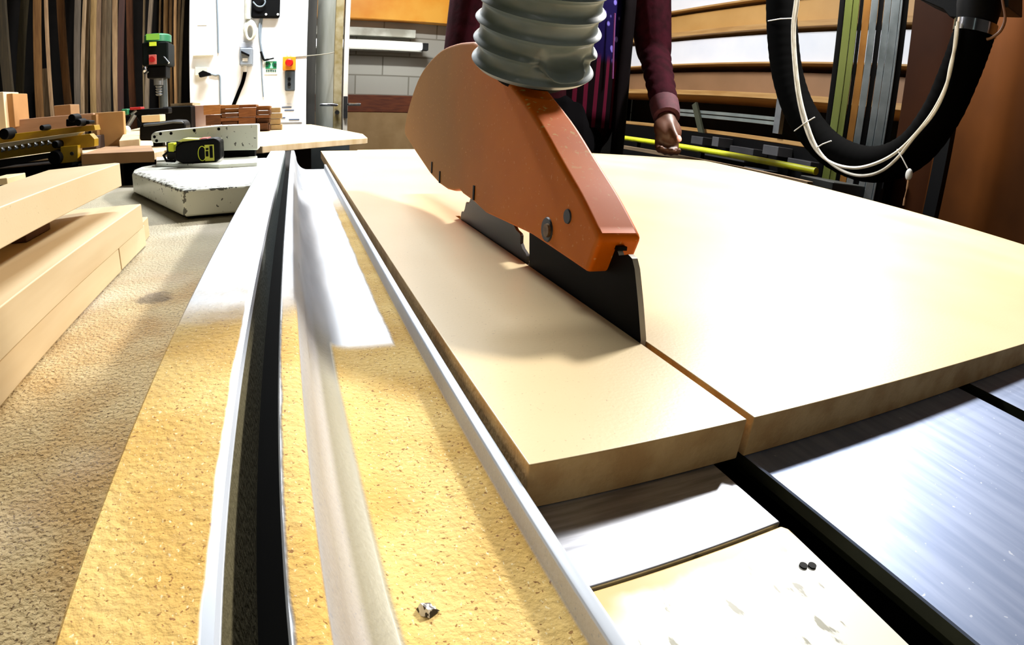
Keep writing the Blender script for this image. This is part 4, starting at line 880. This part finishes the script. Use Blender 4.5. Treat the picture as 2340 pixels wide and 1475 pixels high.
# ================================================================ WALL-SAW COLUMN
def column():
    c = at(1975, 200, 'y', 1.26); az = math.atan2(c.x, c.y); u = Vector((math.cos(az), -math.sin(az), 0)); w = Vector((-math.sin(az), -math.cos(az), 0))
    Cn = thing('saw_column', 'tall aluminium machine column with olive, copper and chrome strips', 'machine column', (c.x, c.y, 0))
    def off(px): q = at(px, 150, 'y', c.y); r = ray(px, 150); t = ((c - CAM).dot(w)) / r.dot(w); return ((CAM + r * t) - c).dot(u)
    def strip(x0, x1, d0, d1, nm, m, z0=0, z1=2.7, bv=.002):
        a, b = off(x0), off(x1); P_ = [c + u * a + w * d1, c + u * b + w * d1, c + u * b + w * d0, c + u * a + w * d0]
        MB().prism([(p.x, p.y) for p in P_], 'z', z0, z1).build(nm, m, Cn, bevel=bv)
    M_OL = mat('olive_anodised', (92, 104, 40), (122, 132, 72), rough=.4, metal=.25, scale=6, stretch=(1, 1, .3)); M_CU = mat('coppery_strip', (150, 104, 44), (120, 78, 30), rough=.4, metal=.2)
    M_SI = mat('silver_extrusion', (160, 170, 176), (110, 120, 122), rough=.25, metal=.6)
    strip(1903, 1915, -.06, .0, 'side_frame', M_BLACK); strip(1916, 1933, -.05, .012, 'olive_channel', M_OL); strip(1934, 1948, -.05, .006, 'olive_channel', M_OL)
    strip(1949, 1957, -.05, -.01, 'dark_groove', M_BLACK); strip(1958, 1974, -.05, .0, 'copper_strip', M_CU); strip(1975, 1991, -.05, .008, 'chrome_guide', M_SI)
    strip(1992, 2004, -.05, -.008, 'dark_groove', M_BLACK); strip(2005, 2020, -.05, .006, 'silver_rail', M_SI); strip(2021, 2040, -.05, .014, 'silver_rail', M_SI); strip(2041, 2046, -.05, .018, 'silver_rail', M_SI); strip(2047, 2060, -.06, .0, 'side_frame', M_BLACK)
    rd = MB(); a = c + u * off(1998) + w * .012; rd.tube([a + Vector((0, 0, .9)), a + Vector((0, 0, 1.05)), a + Vector((0, 0, 1.07)), a + Vector((0, 0, 1.17)), a + Vector((0, 0, 1.175)), a + Vector((0, 0, 1.36)), a + Vector((0, 0, 1.365)), a + Vector((0, 0, 1.41)), a + Vector((0, 0, 1.415)), a + Vector((0, 0, 2.7))], [.004, .004, .012, .012, .005, .005, .012, .012, .004, .004], 12)
    rd.build('lift_rod', M_BLACK, Cn)
    MB().box((c.x - .16, c.y - .05, 0), (c.x + .16, c.y + .1, .90)).build('base', mat('dark_base', (16, 18, 16), (28, 30, 26), rough=.6), Cn, bevel=.004)
column()
# ================================================================ BROWN PANELS at the far right
M_BP = mat('dark_brown_panel', (88, 48, 14), (64, 34, 10), rough=.5, scale=3, stretch=(1, 1, .6), spec=.08)
o = box((2.15, .30, 0), (2.19, at(2066, 200, 'x', 2.15).y, 2.7)).build('plywood_sheet', mat('darker_brown_panel', (50, 24, 8), (64, 32, 10), rough=.5, scale=2, spec=.06)); tag(o, 'dark brown upright panel behind the black hose', 'board')
a = at(2152, 300, 'x', 1.98)
o = box((1.95, -1.2, 0), (1.98, a.y, 2.7)).build('plywood_sheet', M_BP); tag(o, 'lighter brown upright panel filling the right edge of the picture', 'board')
q0 = at(2140, 420, 'x', 1.80)
o = box((1.79, q0.y - .022, 0), (1.82, q0.y + .022, 2.7)).build('black_post', M_BLACK); tag(o, 'black upright post behind the right limb of the big hose', 'post')
# ================================================================ BIG BLACK HOSE
HX = 1.5
def big_hose():
    H = thing('extraction_hose', 'thick black flexible hose hanging in a deep loop at the upper right', 'hose', at(1990, 410, 'x', HX))
    pts = [(1790, -150), (1786, 0), (1790, 100), (1803, 185), (1832, 262), (1884, 330), (1950, 368), (2020, 374), (2090, 340), (2150, 262), (2192, 170), (2218, 100), (2230, 62)]
    Q_ = [at(x, y, 'x', HX) for x, y in pts]; P = smoothpath([Vector((HX, Q_[0].y, 3.0)), Vector((HX, Q_[0].y, 2.5))] + Q_, 12)
    R = [.053 + .0006 * math.sin(i * 2.2) for i in range(len(P))]
    MB().tube(P, R, 28).build('tube', M_RUBBER, H)
    P2 = [at(2226, 78, 'x', HX), at(2231, 52, 'x', HX)]
    MB().tube(P2, .0555, 32).build('clamp_band', M_CHROME, H)
    c = at(2238, 20, 'x', HX); MB().tube([at(2230, 56, 'x', HX), at(2236, 20, 'x', HX), at(2246, -60, 'x', HX)], [.050, .056, .056], 28).build('spigot', M_BLACK, H)
    hb = thing('hose_mount', 'black ducting bracket at the top holding the end of the big hose', 'bracket', at(2190, 0, 'x', HX + .05))
    pp = [at(x, y, 'x', HX + .04) for x, y in ((2100, -90), (2106, 2), (2170, 30), (2186, 48), (2205, 50), (2210, -90))]
    MB().prism([(p.y, p.z) for p in pp], 'x', HX + .0, HX + .12).build('plate', M_BLACK, hb, bevel=.003)
    pp = [at(x, y, 'x', HX + .02) for x, y in ((2200, -120), (2200, 6), (2290, 6), (2290, -120))]
    MB().prism([(p.y, p.z) for p in pp], 'x', HX + .06, HX + .16).build('housing', M_DARKMET, hb, bevel=.003)
    lc = MB().tube(smoothpath([at(x, y, 'x', HX - .02) for x, y in ((2286, -60), (2291, 0), (2297, 40), (2288, 68), (2270, 84), (2255, 90))], 6), .004, 8).build('brown_cable', mat('brown_wire', (92, 56, 26), rough=.5)); tag(lc, 'thin brown cable looping beside the top of the big hose', 'cable')
    CX = HX - .062
    wc = mat('off_white_cable', (222, 218, 206), (190, 184, 168), rough=.5, scale=30)
    A = [(1826, -90), (1818, 0), (1811, 60), (1813, 130), (1822, 215), (1838, 285), (1862, 340), (1900, 372), (1950, 384), (2000, 374), (2050, 347), (2096, 302), (2135, 250), (2164, 190), (2178, 130), (2186, 60)]
    B = [(1830, -90), (1824, 0), (1816, 60), (1818, 130), (1828, 215), (1846, 285), (1866, 335), (1892, 368), (1930, 393), (1970, 402), (2012, 392), (2050, 362), (2090, 312), (2132, 262), (2160, 205), (2172, 150), (2184, 100), (2189, 50)]
    for nm, L, wd in (('cable', A, 'white cable following the inside of the big hose, upper of the two'), ('cable', B, 'white cable along the big hose, sagging lower of the two')):
        o = MB().tube(smoothpath([at(x, y, 'x', CX) for x, y in L], 6), .0045, 8).build(nm, wc); tag(o, wd, 'cable')
    tie = mat('tie_white', (220, 220, 216), rough=.5)
    for k, (x0, y0, x1, y1) in enumerate(((1755, 48, 1812, 42), (1815, 300, 1862, 268), (1862, 340, 1900, 322), (2050, 342, 2074, 385))):
        o = MB().tube([at(x0, y0, 'x', CX), at((x0 + x1) / 2, (y0 + y1) / 2 - 2, 'x', CX - .006), at(x1, y1, 'x', CX)], .0018, 6).build('cable_tie', tie)
        tag(o, ('topmost white cable tie across the left limb of the big hose', 'white cable tie at the lower left bend of the big hose', 'white cable tie just left of the bottom of the hose loop', 'white cord tying the tag to the big hose')[k], 'cable tie')
    tg = thing('pull_tag', 'small white toggle with a brown string hanging under the big hose', 'toggle', at(2076, 400, 'x', CX))
    q = at(2077, 399, 'x', CX); MB().ell(q, (.008, .010, .016)).build('toggle', tie, tg)
    MB().tube(smoothpath([at(x, y, 'x', CX) for x, y in ((2076, 411), (2073, 430), (2068, 450), (2065, 470))], 4), [.003] * 5 + [.0015] * 4 + [.003] * 4, 8).build('string', mat('brown_string', (176, 132, 92), rough=.8), tg)
big_hose()
